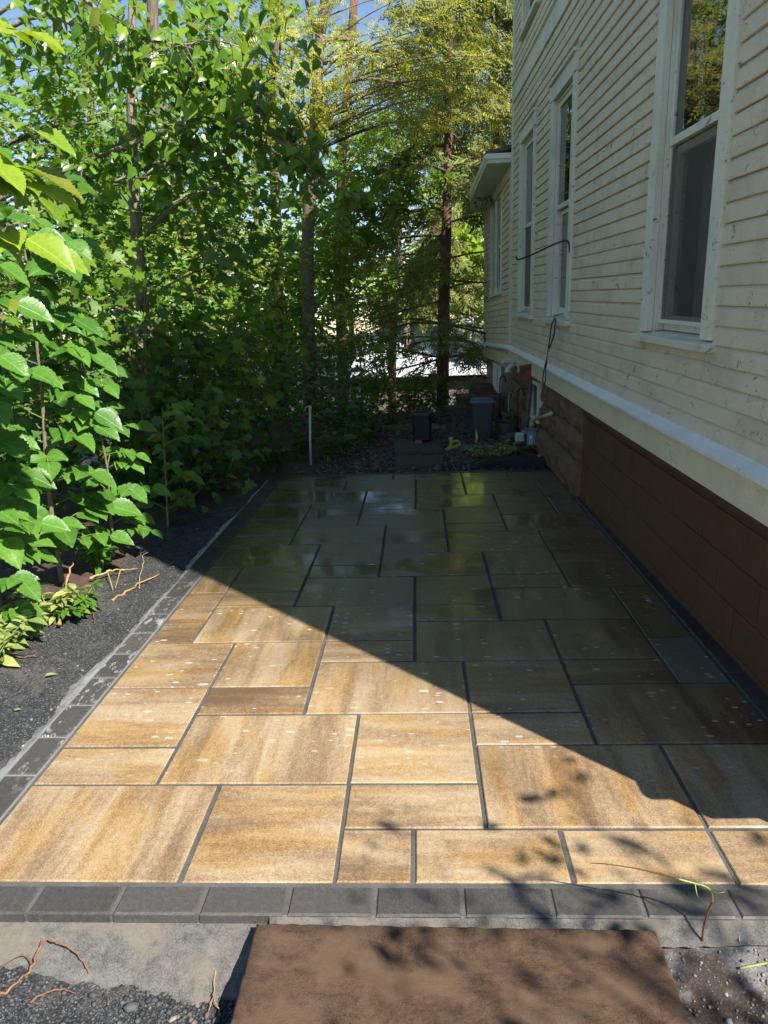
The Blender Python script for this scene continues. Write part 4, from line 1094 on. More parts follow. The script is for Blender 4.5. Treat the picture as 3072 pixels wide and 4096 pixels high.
root([gl0(300, 1272, .01), gl0(303, 1250, .03), gl0(312, 1230, .06), gl0(310, 1215, .05), gl0(326, 1203, .04)], .0034, 'curled yellowish root next to the stick', 'straw')
root([gl0(195, 1268, .03), gl0(235, 1255, .05), gl0(262, 1248, .05), gl0(298, 1232, .03)], .008, 'thick pale torn root on the heaped soil', 'straw', extra=[[gl0(235, 1255, .05), gl0(245, 1280, .02)], [gl0(262, 1248, .05), gl0(250, 1275, .02)]])
root([gl0(160, 1295, .06), gl0(190, 1300, .06), gl0(203, 1330, .02), gl0(205, 1350, .01)], .006, 'orange hairy root hanging off the soil heap')
root([gl0(130, 1365, .03), gl0(150, 1310, .12), gl0(165, 1280, .16)], .012, 'broken brown stump sticking out of the soil', 'stick', 'stump', 'stump')
root([gl0(0, 1415, .01), gl0(40, 1432, .012), gl0(80, 1425, .012)], .004, 'red rootlet at the soil edge by the grit')
for i, (u, v, sz) in enumerate(((1497, 1990, .016), (1520, 1996, .012), (1612, 2040, .012))):
    p = at_ground(u * 1.0 - 40 if i < 2 else u - 10, v, -.08); o = rough_block('red_stone', sz * 2, sz * 1.6, sz * 1.3, M['redrock'], 5, 5, .002, .007); o.location = (p[0], p[1], gzf(p[0], p[1])); o.rotation_euler = (.1, .2, i)
    tag(o, ['rounded red stone beside the bent twig', 'flat red stone chip touching the rounded one', 'lone red pebble on the pale stone dust'][i], 'stone')
p = at_ground(1585, 2040, -.08); m = MB(); rr = random.Random(9)
for i in range(16):
    a = rr.uniform(0, 6.28); L = rr.uniform(.012, .04); b = np.array([p[0] + rr.uniform(-.01, .01), p[1] + rr.uniform(-.01, .01), gzf(p[0], p[1]) + .004])
    m.tube([b, b + np.array([math.cos(a) * L * .5, math.sin(a) * L * .5, L * .5]), b + np.array([math.cos(a) * L, math.sin(a) * L, L * .35])], .0022, 5)
tag(m.build('straw_tuft', M['straw'], None), 'pale dry straw tuft on the stone dust', 'straw')
p = at_ground(1625, 2095, -.08); m = MB().tube([(p[0] - .03, p[1], gzf(*p[:2]) + .012), (p[0] + .04, p[1] + .012, gzf(*p[:2]) + .016)], .003, 5); tag(m.build('cut_stem', M['cut'], None), 'pale green cut stem on the brown soil', 'stem')


def foam(name, pts, w, lbl):
    n = 16; v = []; f = []
    P = smooth_path(pts, 5); k = len(P)
    for i, q in enumerate(P):
        e = math.sin(math.pi * (i + .4) / (k - .2)) ** .5
        for j in range(n):
            a = math.pi * j / (n - 1); rr_ = w * e * (1 + RNG.normal() * .22) * (.75 + .45 * math.sin(i * 2.1) * math.sin(i * .9))
            v.append((q[0] + math.cos(a) * rr_, q[1] + RNG.normal() * .004, q[2] + math.sin(a) * rr_ * .55))
    for i in range(k - 1):
        for j in range(n - 1): f.append((i * n + j, i * n + j + 1, (i + 1) * n + j + 1, (i + 1) * n + j))
    o = link(name, np_mesh(name, v, f, True), M['foam']); tag(o, lbl, kind='stuff'); return o


foam('soap_suds', [(-1.60, 2.60, -.085), (-1.57, 2.66, -.075), (-1.53, 2.72, -.06), (-1.50, 2.78, -.045)], .026, 'white soap suds heaped on the concrete haunch')
foam('soap_suds', [(-1.57, 2.33, -.08), (-1.545, 2.40, -.06), (-1.52, 2.50, -.05)], .014, 'white soap suds against the left border stones')
foam('soap_suds', [(-1.49, 2.92, -.03), (-1.487, 3.08, -.02), (-1.485, 3.22, -.03)], .012, 'thin line of suds along the left border')
foam('soap_suds', [(-1.53, 4.95, -.05), (-1.50, 5.12, -.035), (-1.49, 5.30, -.03)], .022, 'suds on the shaded left border')
foam('soap_suds', [(-1.53, 4.30, -.06), (-1.51, 4.42, -.05), (-1.50, 4.50, -.05)], .016, 'suds where the shadow crosses the left border')

# ------------------------------------------------------------------ foliage
def tpl(mid, side, curl=1.0):
    """leaf from midrib points [(x,z)] and side points [(x,halfwidth,z)]"""
    v = [(x, 0, z * curl) for x, z in mid]; n = len(mid); tris = []
    for sgn in (1, -1):
        b = len(v); v += [(x, sgn * w, z * curl) for x, w, z in side]; m = len(side)
        idx = [0] + [b + i for i in range(m)] + [n - 1]
        # stitch midrib (0..n-1) with side chain
        i = 0; j = 0
        while i < n - 1 or j < len(idx) - 1:
            if j < len(idx) - 1 and (i == n - 1 or v[idx[j + 1]][0] <= v[i + 1][0]):
                t_ = (i, idx[j + 1], idx[j]); j += 1
            else:
                t_ = (i, i + 1, idx[j]); i += 1
            if len(set(t_)) == 3: tris.append(t_ if sgn > 0 else t_[::-1])
    return np.array(v, float), np.array(tris)


OV = tpl([(0, 0), (.35, -.02), (.7, -.06), (1, -.16)], [(.25, .20, .06), (.6, .19, .03)])
HEART = tpl([(0, 0), (.3, -.01), (.65, -.06), (1, -.20)], [(-.03, .20, .07), (.25, .36, .08), (.6, .24, .03)])
def lobed():
    half = [(.02, .05), (-.06, .33), (.16, .30), (.24, .60), (.40, .28), (.52, .44), (.66, .33), (.66, .16), (.80, .14)]
    v = [(0, 0, 0), (.4, 0, -.03), (1, 0, -.16)]; T = []
    for s_ in (1, -1):
        b = len(v); v += [(x, s_ * y, .10 * abs(y) - .14 * max(0, abs(y) - .3) - .10 * max(0, x - .4)) for x, y in half]; ch = [0] + [b + i for i in range(len(half))] + [2]
        for i in range(len(ch) - 1): T.append((1, ch[i + 1], ch[i]) if s_ > 0 else (1, ch[i], ch[i + 1]))
    return np.array(v, float), np.array(T)


MAPLE = lobed()
SM = tpl([(0, 0), (.5, -.02), (1, -.08)], [(.45, .20, .04)])


def compound(base, n, Ls, stalk=.25, droop=.25):
    V_ = []; T_ = []; bv, bt = base
    items = [(1 - Ls * .0, 0, 0)]
    for i in range(n):
        x = stalk + (1 - stalk) * i / n; items += [(x, 62, 1), (x, -62, -1)]
    for x, ang, sg in items:
        a = math.radians(ang); L = Ls * (1.1 if ang == 0 else 1 - .25 * abs(x - .6)); c_, s_ = math.cos(a), math.sin(a); q = bv * L
        w = np.stack([x * .75 + q[:, 0] * c_ - q[:, 1] * s_, q[:, 0] * s_ + q[:, 1] * c_, q[:, 2] - droop * x * x * .5 - abs(q[:, 0] * s_) * .25], -1)
        T_.append(bt + sum(len(z) for z in V_)); V_.append(w)
    return np.concatenate(V_), np.concatenate(T_)


PINN = compound(OV, 3, .42); LOC = compound(SM, 6, .20, .12, .3); FAN5 = compound(OV, 2, .6, .5)
def spray():
    V_ = []; T_ = []; r = random.Random(4)
    for i in range(13):
        x = .08 + .9 * i / 13; a = math.radians(r.uniform(22, 55)) * (1 if i % 2 else -1); L = .42 * (1 - .5 * x) * r.uniform(.7, 1.2); w = .022; z = -.35 * x * x + r.uniform(-.06, .06)
        b = np.array([x, 0, z]); d = np.array([math.cos(a), math.sin(a), -.35 + r.uniform(-.2, .2)]); s_ = np.array([-d[1], d[0], 0]) * w
        n = len(V_); V_ += [b - s_, b + s_, b + d * L * .6 + s_ * 1.3, b + d * L, b + d * L * .6 - s_ * 1.3]; T_ += [(n, n + 1, n + 2), (n, n + 2, n + 4), (n + 4, n + 2, n + 3)]
    n = len(V_); V_ += [np.array([0, -.012, 0]), np.array([0, .012, 0]), np.array([1, 0, -.36])]; T_.append((n, n + 1, n + 2))
    return np.array(V_), np.array(T_)


SPRAY = spray()


def unit(a): return a / (np.linalg.norm(a, axis=-1, keepdims=True) + 1e-9)


def frames(X, N):
    X = unit(X); Y = unit(np.cross(N, X)); Z = np.cross(X, Y); return X, Y, Z


def leaf_mass(name, tm, pos, X, N, size, mat, parent):
    bv, bt = tm; X, Y, Z = frames(X, N); n = len(pos)
    q = bv[None, :, 0, None] * X[:, None] + bv[None, :, 1, None] * Y[:, None] + bv[None, :, 2, None] * Z[:, None]
    v = pos[:, None] + q * size[:, None, None]; f = bt[None] + len(bv) * np.arange(n)[:, None, None]
    o = link(name, np_mesh(name, v.reshape(-1, 3), f.reshape(-1, 3)), mat, parent)
    o['kind'] = 'stuff'; return o


def orient(n, droop=.25, tilt=.45, away=None):
    a = RNG.uniform(0, 2 * math.pi, n); X = np.stack([np.cos(a), np.sin(a), -droop + RNG.normal(0, .3, n)], -1)
    if away is not None: X[:, :2] += away[:, :2] * .7
    N = np.stack([RNG.normal(0, tilt, n) + .62, RNG.normal(0, tilt, n) - .66, np.full(n, .75)], -1)   # blades turned to the light
    return X, N


def blob_points(blobs, n, per=11, spread=.22, shell=.35):
    """clumped points in ellipsoids; returns points, clump centres"""
    w = np.array([b[2] for b in blobs], float); w /= w.sum(); P = []; C = []
    for (c, r, _), k in zip(blobs, np.maximum(1, (w * n / per).astype(int))):
        d = unit(RNG.normal(size=(k, 3))); rad = RNG.random(k) ** shell; cc = np.array(c) + d * rad[:, None] * np.array(r); C.append(cc)
        sp_ = spread * RNG.uniform(.5, 1.4, (k, 1, 1)); q = cc[:, None] + RNG.normal(size=(k, per, 3)) * sp_ * np.array([1, 1, .55]); P.append(q.reshape(-1, 3))
    return np.concatenate(P), np.concatenate(C)


def px_r(ru, rv, y): return (ru * 1.85172 / F_PX * y, rv * 1.85172 / F_PX * y)


def blob(u, v, y, ru, rv, ry, w=1.0):
    a, b = px_r(ru, rv, y * 1.02); return (at(u, v, y), (a, ry, b), w)


def make_tree(name, label, trunk, rad, blobs, n, tm, size, mat, bark='bark', cat='tree', group=None, per=11, spread=.22, limbs=26, droop=.25, tilt=.5, extra=(), shell=.35, twr=.006):
    base = np.array(trunk[0], float); root_ = empty(name, tuple(base)); tag(root_, label, cat, group)
    P = [np.array(p, float) - base for p in smooth_path(trunk, 4)]
    R = np.interp(np.linspace(0, 1, len(P)), np.linspace(0, 1, len(rad)), rad)
    m = MB(); m.tube(P, list(R), 9)
    for e, r in extra:
        Q = [np.array(p, float) - base for p in smooth_path(e, 4)]; m.tube(Q, list(np.linspace(r, r * .3, len(Q))), 6)
    pts, C = blob_points(blobs, n, per, spread, shell); Pa = np.array(P)
    sel = RNG.permutation(len(C))[:limbs]
    for c in C[sel] - base:
        low = [i for i in range(len(Pa)) if Pa[i][2] < c[2] + .1] or [len(Pa) - 1]
        dd = [np.linalg.norm(Pa[i] - c) + .8 * max(0, Pa[i][2] - c[2] + .4) for i in low]; i = low[int(np.argmin(dd))]
        s_ = Pa[i]; L = np.linalg.norm(c - s_); r = min(R[i] * .5, twr + .006 * L)
        mid = s_ * .5 + c * .5 + np.array([RNG.normal() * .06 * L, RNG.normal() * .06 * L, .07 * L]); m.tube(smooth_path([s_, mid, c], 4), list(np.linspace(r, .003, 9)), 5)
    m.build('trunk', M[bark], root_, smooth=True)
    cen = pts.mean(0); X, N = orient(len(pts), droop, tilt, unit((pts - cen) * [1, 1, 0]))
    sz = size * np.exp(RNG.normal(0, .22, len(pts)))
    leaf_mass('crown', tm, pts - base, X, N, sz, M[mat], root_)
    return root_


def gpt(x, y): return (x, y, gzf(x, y))


# --- near saplings whose leaflets can be told apart ---------------------------------
def leaflet_mesh(k):
    r = random.Random(k); n = 9; mid = [(i / n, -.02 * i / n - (.10 + .06 * r.random()) * (i / n) ** 2.5) for i in range(n + 1)]; side = []
    for i in range(1, 2 * n):
        x = i / (2 * n); w = .36 * math.sin(math.pi * min(1, x ** .66)) ** .9 * (1.0 + (.06 if i % 2 else -.05)); side.append((x, w, .10 * w / .3 + .015 * math.sin(7 * x + k) - (.10 + .05 * r.random()) * x ** 2.5))
    v, t_ = tpl(mid, side); me = np_mesh('leaflet', v, t_, True); return me


LEAFLET = {}
def leaflets(mat): 
    if mat not in LEAFLET:
        LEAFLET[mat] = []
        for k in range(5):
            me = leaflet_mesh(k); me.materials.append(M[mat]); LEAFLET[mat].append(me)
    return LEAFLET[mat]


def mat4(p, X, N, s):
    X = np.array(X, float); X /= np.linalg.norm(X); Y = np.cross(N, X); Y /= np.linalg.norm(Y); Z = np.cross(X, Y)
    return Matrix([[X[0] * s, Y[0] * s, Z[0] * s, p[0]], [X[1] * s, Y[1] * s, Z[1] * s, p[1]], [X[2] * s, Y[2] * s, Z[2] * s, p[2]], [0, 0, 0, 1]])


def compound_leaf(root_, p, az, elev, L, ls, pairs, mat, r):
    """one pinnate leaf: stalk with paired leaflets, each its own mesh"""
    d = np.array([math.cos(az), math.sin(az), 0]); sd = np.array([-d[1], d[0], 0])
    P = [np.array([0, 0, 0.]), d * L * .4 + [0, 0, L * .4 * elev], d * L * .75 + [0, 0, L * (.62 * elev - .04)], d * L + [0, 0, L * (.7 * elev - .14)]]
    o = MB().tube(smooth_path(P, 3), [.0032] * 5 + [.0022] * 5, 5).build('leaf', M['rachis'], root_); o.location = p
    tang = unit(P[3] - P[2]); tot = P
    def pt(t):
        q = t * 3; i = min(2, int(q)); return P[i] + (P[i + 1] - P[i]) * (q - i)
    roll = r.uniform(-.35, .35); up0 = np.array([0, 0, 1.0]) + sd * roll + np.array([.50, -.55, 0])
    for i in range(pairs):
        t_ = .42 + .5 * i / pairs
        for sg in (1, -1):
            a = math.radians(r.uniform(50, 70)); X = unit(P[3]) * math.cos(a) + sd * sg * math.sin(a) + np.array([0, 0, r.uniform(-.45, -.1)])
            N = up0 + sd * sg * -.15 + np.array([r.gauss(0, .18), r.gauss(0, .18), 0])
            c = link('leaflet', r.choice(leaflets(mat)), None, o); c.matrix_basis = mat4(pt(t_) , X, N, ls * r.uniform(.8, 1.08))
    c = link('leaflet', r.choice(leaflets(mat)), None, o); c.matrix_basis = mat4(P[3], tang + np.array([0, 0, r.uniform(-.4, -.1)]), up0, ls * r.uniform(1.0, 1.25))
    return o


def sapling(label, path, r0, zs, mat, seed, ls=.135, L=(.24, .36), az_c=-.3, az_s=1.5, name='ash_sapling', pairs=(2, 3), elev=(.1, .7)):
    r = random.Random(seed); base = np.array(path[0], float); root_ = empty(name, tuple(base)); tag(root_, label, 'sapling')
    P = np.array(smooth_path(path, 5)) - base; m = MB().tube(list(P), list(np.linspace(r0, r0 * .35, len(P))), 9); m.build('stem', M['stem'], root_, smooth=True)
    for z in zs:
        i = int(np.argmin(abs(P[:, 2] + base[2] - z))); p = P[i] + np.array([0, 0, z - base[2] - P[i][2]]) * 0
        k = 2 if r.random() < .6 else 1
        a0 = az_c + r.gauss(0, az_s)
        for q in range(k):
            compound_leaf(root_, tuple(p), a0 + q * math.pi * r.uniform(.8, 1.2) * (.55 if r.random() < .5 else 1), r.uniform(*elev), r.uniform(*L), ls * r.uniform(.85, 1.15), r.randint(*pairs), mat, r)
    return root_


sapling('tall ash sapling with broad wet leaflets at the edge of the grit', [gpt(-2.32, 3.60), (-2.33, 3.6, .9), (-2.31, 3.6, 1.8), (-2.35, 3.6, 3.4)], .020, np.arange(.26, 2.5, .085), 'l_ash', 1, .165)
sapling('leafy ash sapling with a thin grey stem beside the soil heap', [gpt(-2.22, 4.10), (-2.21, 4.1, .6), (-2.15, 4.1, 1.3), (-2.12, 4.1, 2.3)], .016, np.arange(.20, 2.2, .088), 'l_ash', 2, .155)
sapling('bent ash sapling with small leaves over the heaped soil', [gpt(-2.08, 4.55), (-2.06, 4.55, .3), (-2.02, 4.5, .7), (-2.08, 4.5, 1.2), (-2.1, 4.5, 1.7)], .011, np.arange(.14, 1.5, .11), 'l_ash', 3, .105, (.18, .28))
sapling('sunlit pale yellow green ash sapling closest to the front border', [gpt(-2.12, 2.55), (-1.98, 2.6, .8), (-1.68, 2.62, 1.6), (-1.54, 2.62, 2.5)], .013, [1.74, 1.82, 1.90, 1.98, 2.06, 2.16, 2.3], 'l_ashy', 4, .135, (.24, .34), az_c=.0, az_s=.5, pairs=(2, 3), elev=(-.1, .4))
sapling('low ash sapling with leaves near the ground at the grit', [gpt(-2.15, 3.35), (-2.17, 3.35, .3), (-2.2, 3.35, .75)], .010, np.arange(.10, .75, .10), 'l_ash', 5, .12, (.18, .28))
sapling('slender ash sapling behind the tall wet-leaved one', [gpt(-2.75, 4.7), (-2.7, 4.7, .9), (-2.65, 4.7, 1.9), (-2.7, 4.7, 3.2)], .014, np.arange(.5, 3.1, .16), 'l_ash', 6, .135)
sapling('young ash sapling in the shade behind the heaped soil', [gpt(-1.98, 5.35), (-1.95, 5.35, .4), (-1.9, 5.3, .9)], .009, np.arange(.15, .9, .10), 'l_maple', 7, .10, (.18, .28))


# --- tree with glossy heart-shaped leaves hanging in from the left --------------------
def glossy_tree():
    r = np.random.default_rng(5); base = np.array([-4.7, 6.3, gzf(-4.7, 6.3)]); root_ = empty('glossy_leaved_tree', tuple(base)); tag(root_, 'glossy heart leaved tree whose branch droops towards the house', 'tree')
    B1 = [at(-150, 520, 6.55), at(0, 430, 6.35), at(150, 365, 6.25), at(280, 312, 6.25), at(400, 275, 6.25), at(480, 256, 6.25), at(560, 278, 6.30), at(640, 335, 6.35), at(740, 430, 6.45)]
    B2 = [at(-150, 100, 6.25), at(100, -30, 6.05), at(260, 62, 5.95), at(330, 88, 5.95), at(400, 96, 5.95), at(480, 90, 5.95), at(560, 120, 6.05)]
    B3 = [at(-150, 200, 6.45), at(60, 40, 6.35), at(200, 75, 6.25), at(330, 130, 6.25), at(450, 185, 6.25), at(560, 235, 6.35), at(660, 300, 6.45)]
    B4 = [at(-150, 560, 6.25), at(60, 470, 6.25), at(240, 395, 6.35), at(360, 345, 6.45), at(470, 300, 6.45)]
    tr = MB(); T = [base, base + (.05, 0, 1.5), base + (.1, 0, 3.0), base + (.0, 0, 4.6), base + (.1, .1, 6.5)]
    tr.tube([np.array(p) - base for p in smooth_path(T)], list(np.linspace(.10, .03, 25)), 10)
    nodes = []
    for Bp, r0 in ((B1, .026), (B2, .020), (B3, .022), (B4, .016)):
        Q = smooth_path([np.array(T[2 if Bp is not B2 else 3]) + (0, 0, .2), *Bp], 5); tr.tube([p - base for p in Q], list(np.linspace(r0, .006, len(Q))), 7)
        for i in range(10, len(Q)):
            for _ in range(3 if i < 42 else 4):
                d = r.normal(size=3) * [.16, .16, .13]; e = Q[i] + d + [0, 0, -.05]; tr.tube([Q[i] - base, (Q[i] + e) / 2 - base + [0, 0, .02], e - base], [.004, .003, .0018], 4)
                for _ in range(3): nodes.append(e + r.normal(size=3) * .055)
    tr.build('trunk', M['bark_light'], root_, smooth=True)
    nodes = np.array(nodes); pos, _ = blob_points([blob(200, 60, 6.15, 260, 110, .5), blob(450, 120, 6.35, 220, 100, .5), blob(620, 320, 6.45, 90, 80, .35, .25), blob(700, 400, 6.50, 55, 60, .2, .2)], 420, 8, .14)
    pos = np.concatenate([nodes, pos]); r.shuffle(pos)
    X, N = orient(len(pos), .75, .55); sz = .105 * np.exp(RNG.normal(0, .2, len(pos)))
    me = np_mesh('leaf', HEART[0], HEART[1], True); me.materials.append(M['l_heart'])
    dist = np.linalg.norm(pos - CAM_O, axis=1); near = np.argsort(dist / sz)[:260]; k = np.zeros(len(pos), bool); k[near] = True
    for i in near:
        o = link('leaf', me, None, root_); o.matrix_basis = mat4(pos[i] - base, X[i], N[i], sz[i])
    leaf_mass('crown', HEART, pos[~k] - base, X[~k], N[~k], sz[~k], M['l_heart'], root_)


glossy_tree()

# --- named trunks -----------------------------------------------------------------------
def col(us, y, z0=None):
    P = [at(u, v, y) for u, v in us]; b = P[0]; P[0] = np.array([b[0], b[1], gzf(b[0], b[1]) - .05]); return P


make_tree('maple_tree', 'maple with a blotchy tan trunk behind the ash saplings', col([(332, 1010), (324, 820), (306, 650), (299, 560), (291, 430), (286, 300), (284, 100), (292, -160)], 7.0), [.075, .065, .058, .05, .04, .03],
          [blob(180, 600, 6.6, 200, 150, .9), blob(430, 620, 7.2, 130, 170, 1.0), blob(280, 260, 7.2, 220, 160, 1.0), blob(120, 800, 6.4, 130, 110, .8, .7), blob(400, 840, 7.0, 120, 90, .8, .5), blob(500, 450, 7.4, 120, 130, .9, .7)],
          1900, MAPLE, .098, 'l_maple', 'bark_light', extra=[([at(318, 850, 7), at(305, 760, 6.95), at(290, 690, 6.9), at(268, 600, 6.8)], .03)], spread=.20, limbs=34)
make_tree('locust_tree', 'tall locust with furrowed trunk and yellowing feathery leaves', col([(668, 905), (668, 760), (664, 600), (666, 480), (677, 330), (684, 200), (691, 80), (716, -80)], 11.4), [.115, .10, .095, .09, .075, .07],
          [blob(640, 200, 10.8, 130, 60, 1.2, .9), blob(860, 180, 11.5, 190, 75, 1.4, 1.5), blob(780, 60, 11.5, 200, 90, 1.4, 1.3), blob(980, 120, 11.8, 110, 120, 1.2, .9), blob(600, 80, 11.2, 100, 70, 1.0, .5), blob(560, 270, 10.6, 90, 40, .8, .5), blob(820, 260, 11.3, 130, 28, 1.0, .6), blob(660, 260, 11.0, 60, 40, .6, .4)],
          1900, LOC, .27, 'l_yellow', 'bark', extra=[([at(691, 75, 11.4), at(668, 20, 11.3), at(655, -40, 11.2)], .06), ([at(690, 95, 11.4), at(740, 82, 11.4), at(800, 110, 11.5), at(900, 100, 11.6)], .045), ([at(682, 215, 11.4), at(720, 190, 11.4), at(800, 170, 11.5), at(920, 195, 11.6)], .04), ([at(678, 300, 11.4), at(640, 260, 11.0), at(590, 235, 10.8)], .035)], limbs=50, spread=.24)
make_tree('maple_tree', 'slim grey maple standing between the tan trunk and the furrowed one', col([(597, 780), (598, 600), (597, 500), (592, 330), (586, 180), (601, 60), (606, -150)], 13.0), [.11, .10, .09, .085, .08, .07],
          [blob(560, 60, 12.6, 130, 90, 1.3), blob(480, 170, 12.8, 110, 100, 1.2), blob(560, 430, 13.2, 120, 130, 1.3), blob(470, 560, 13, 110, 120, 1.2), blob(610, 640, 13, 90, 110, 1.1, .8)],
          2600, MAPLE, .108, 'l_maple', 'bark', spread=.28, limbs=34)
make_tree('ash_tree', 'light green ash with a reddish trunk beyond the locust', col([(734, 720), (734, 620), (735, 500), (738, 380), (746, 250), (765, 0)], 17.0), [.13, .12, .11, .10, .08],
          [blob(800, 420, 14.0, 100, 60, 1.2, 1.2), blob(740, 470, 14.5, 90, 70, 1.2, 1.0), blob(880, 400, 13.4, 55, 35, .8, .5), blob(830, 300, 16, 100, 60, 1.4, .8), blob(720, 330, 16, 70, 80, 1.4, .6), blob(700, 620, 14, 60, 80, 1.2, .8), blob(760, 560, 14, 70, 60, 1.0, .6)],
          900, PINN, .30, 'l_light', 'bark_red', spread=.30, limbs=30)


# --- cedar ---------------------------------------------------------------------------
def cedar(label, us, y, r0, tiers, n_spray, size, seed, mat='l_cedar', dens=1.0):
    r = np.random.default_rng(seed); T = col(us, y); base = T[0]; root_ = empty('cedar_tree', tuple(base)); tag(root_, label, 'tree')
    P = np.array(smooth_path(T, 6)); R = np.linspace(r0, r0 * .3, len(P)); m = MB(); m.tube(list(P - base), list(R), 10); pos = []; dirs = []
    for z0, z1, k, L0, L1, fol in tiers:
        for i in range(k):
            z = z0 + (z1 - z0) * (i + r.random()) / k; j = int(np.argmin(abs(P[:, 2] - z))); s_ = P[j]; a = i * 2.4 + r.normal() * .4
            L = L0 + (L1 - L0) * r.random(); d = np.array([math.cos(a), math.sin(a), 0])
            up = r.uniform(-.22, .25); Q = smooth_path([s_, s_ + d * L * .35 + [0, 0, L * .35 * up], s_ + d * L * .7 + [r.normal() * .1, r.normal() * .1, L * .5 * up - .05 * L], s_ + d * L + [0, 0, L * (.5 * up - .16)]], 5)
            m.tube([q - base for q in Q], list(np.linspace(min(.022, R[j] * .3), .005, len(Q))), 6)
            if fol <= 0: continue
            for q in Q[4:]:
                for _ in range(int(fol * 4)):
                    o_ = r.normal(size=3) * [.16, .16, .10] * (L / 1.6); pos.append(q + o_ + [0, 0, -.05]); dirs.append(d * .6 + r.normal(size=3) * [.7, .7, .25] + [0, 0, -.35])
    m.build('trunk', M['bark_red'], root_, smooth=True); pos = np.array(pos); dirs = np.array(dirs)
    N = np.stack([RNG.normal(.5, .5, len(pos)), RNG.normal(-.5, .5, len(pos)), np.full(len(pos), .8)], -1)
    leaf_mass('crown', SPRAY, pos - base, dirs, N, size * np.exp(RNG.normal(0, .25, len(pos))), M[mat], root_)


cedar('red cedar with a straight reddish trunk and bare drooping lower limbs', [(955, 862), (958, 700), (962, 560), (967, 400), (969, 220), (972, 0), (975, -200)], 13.5, .125,
      [(.25, 1.3, 22, .9, 2.3, .28), (1.3, 2.4, 11, 1.2, 2.2, .6), (2.4, 4.0, 14, 1.0, 1.9, .9), (4.0, 7.0, 22, .8, 1.5, 1.1)], 0, .34, 21)
cedar('dense green cedar towering behind the addition roof', [(1075, 720), (1072, 500), (1070, 250), (1068, 0), (1066, -150)], 27.0, .22,
      [(2.0, 5.5, 18, 1.6, 2.8, 1.2), (5.5, 11.0, 40, 1.5, 2.6, 1.6), (11.0, 15.0, 26, .9, 2.0, 1.6)], 0, .60, 22)
cedar('cedar with a dark leaning limb left of the straight red one', [(840, 800), (850, 690), (872, 630), (905, 550), (940, 490), (960, 440), (975, 330)], 16.5, .10,
      [(1.5, 2.4, 9, 1.2, 2.2, .6), (2.4, 4.2, 9, 1.0, 1.7, .7)], 0, .40, 23)

# --- trees further back ---------------------------------------------------------------
SPOTS = [
 ('broad dark maple filling the left background', -7.5, 10.5, 8.5, [blob(90, 330, 10, 170, 210, 1.6), blob(60, 700, 9.5, 130, 170, 1.4, .8), blob(260, 480, 10.5, 130, 190, 1.4)], 3600, MAPLE, .115, 'l_maple'),
 ('tall maple behind the tan trunk', -6.0, 15.0, 10.5, [blob(330, 120, 14.5, 190, 150, 2), blob(230, 330, 14, 140, 150, 1.7), blob(420, 330, 15, 120, 150, 1.6), blob(330, 620, 14, 170, 130, 1.6)], 3400, MAPLE, .125, 'l_light'),
 ('light green elm deep in the wood left of the locust', -3.8, 19.0, 10, [blob(500, 480, 18, 120, 160, 2), blob(540, 150, 18.5, 120, 150, 2, .8), blob(560, 720, 17, 130, 80, 1.8, .8)], 2400, OV, .13, 'l_light'),
 ('yellowing locust deep in the shade left of the slim grey maple', -4.4, 12.2, 4.6, [blob(440, 520, 11.8, 75, 70, .9, 1.0), blob(480, 690, 11.6, 70, 60, .9, .5), blob(380, 460, 11.8, 50, 40, .7, .4)], 800, LOC, .26, 'l_yellow'),
 ('distant green ash beyond the pale garage', 4.0, 34.0, 9, [blob(800, 560, 32, 110, 70, 2.5), blob(900, 620, 31, 110, 60, 2.5), blob(1010, 560, 33, 90, 110, 2.5)], 2600, OV, .30, 'l_light'),
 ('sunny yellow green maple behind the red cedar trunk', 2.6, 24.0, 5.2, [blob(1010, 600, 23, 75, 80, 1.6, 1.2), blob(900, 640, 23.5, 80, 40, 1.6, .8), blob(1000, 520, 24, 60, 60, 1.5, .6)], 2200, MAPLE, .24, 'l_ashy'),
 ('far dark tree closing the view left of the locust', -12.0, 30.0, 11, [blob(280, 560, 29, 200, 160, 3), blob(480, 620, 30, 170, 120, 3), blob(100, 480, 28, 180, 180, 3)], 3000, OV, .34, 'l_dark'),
 ('far green tree between the locust and the ash', -3.0, 33.0, 10, [blob(700, 560, 32, 120, 110, 3), blob(620, 650, 31, 130, 80, 3)], 2200, OV, .34, 'l_maple'),
 ('fine leaved elm close behind the ash saplings', -4.9, 9.0, 6.5, [blob(120, 520, 9.0, 170, 150, 1.0, 1.0), blob(300, 700, 9.2, 150, 120, 1.0, .9), blob(200, 250, 9.4, 200, 130, 1.0, 1.0), blob(430, 760, 9.6, 110, 90, .9, .6)], 5200, OV, .075, 'l_maple'),
 ('small leaved elm left of the furrowed locust', -3.4, 11.0, 7.0, [blob(470, 330, 10.8, 120, 130, 1.2, 1.0), blob(560, 560, 11.0, 110, 120, 1.1, 1.0), blob(430, 600, 10.6, 90, 110, 1.0, .7), blob(560, 720, 11.2, 100, 80, 1.0, .7)], 4200, OV, .078, 'l_light'),
 ('maple hidden behind the addition', at(1040, 760, 22)[0] + 2.9, 19.3, 4.8, [((at(1040, 760, 22)[0] + 2.55, 19.35, 3.8), (1.5, 1.5, 1.3), 1.0)], 3200, MAPLE, .19, 'l_maple'),  # unseen tree, added so its crown shades the garage roof's right part
 ('slender green ash rising above the garage roof', -.4, 22.0, 9.5, [blob(800, 330, 21, 70, 70, 1.6, .6), blob(770, 220, 21.5, 90, 90, 1.6, .7), blob(900, 330, 21, 60, 50, 1.4, .2)], 300, PINN, .32, 'l_maple'),
]
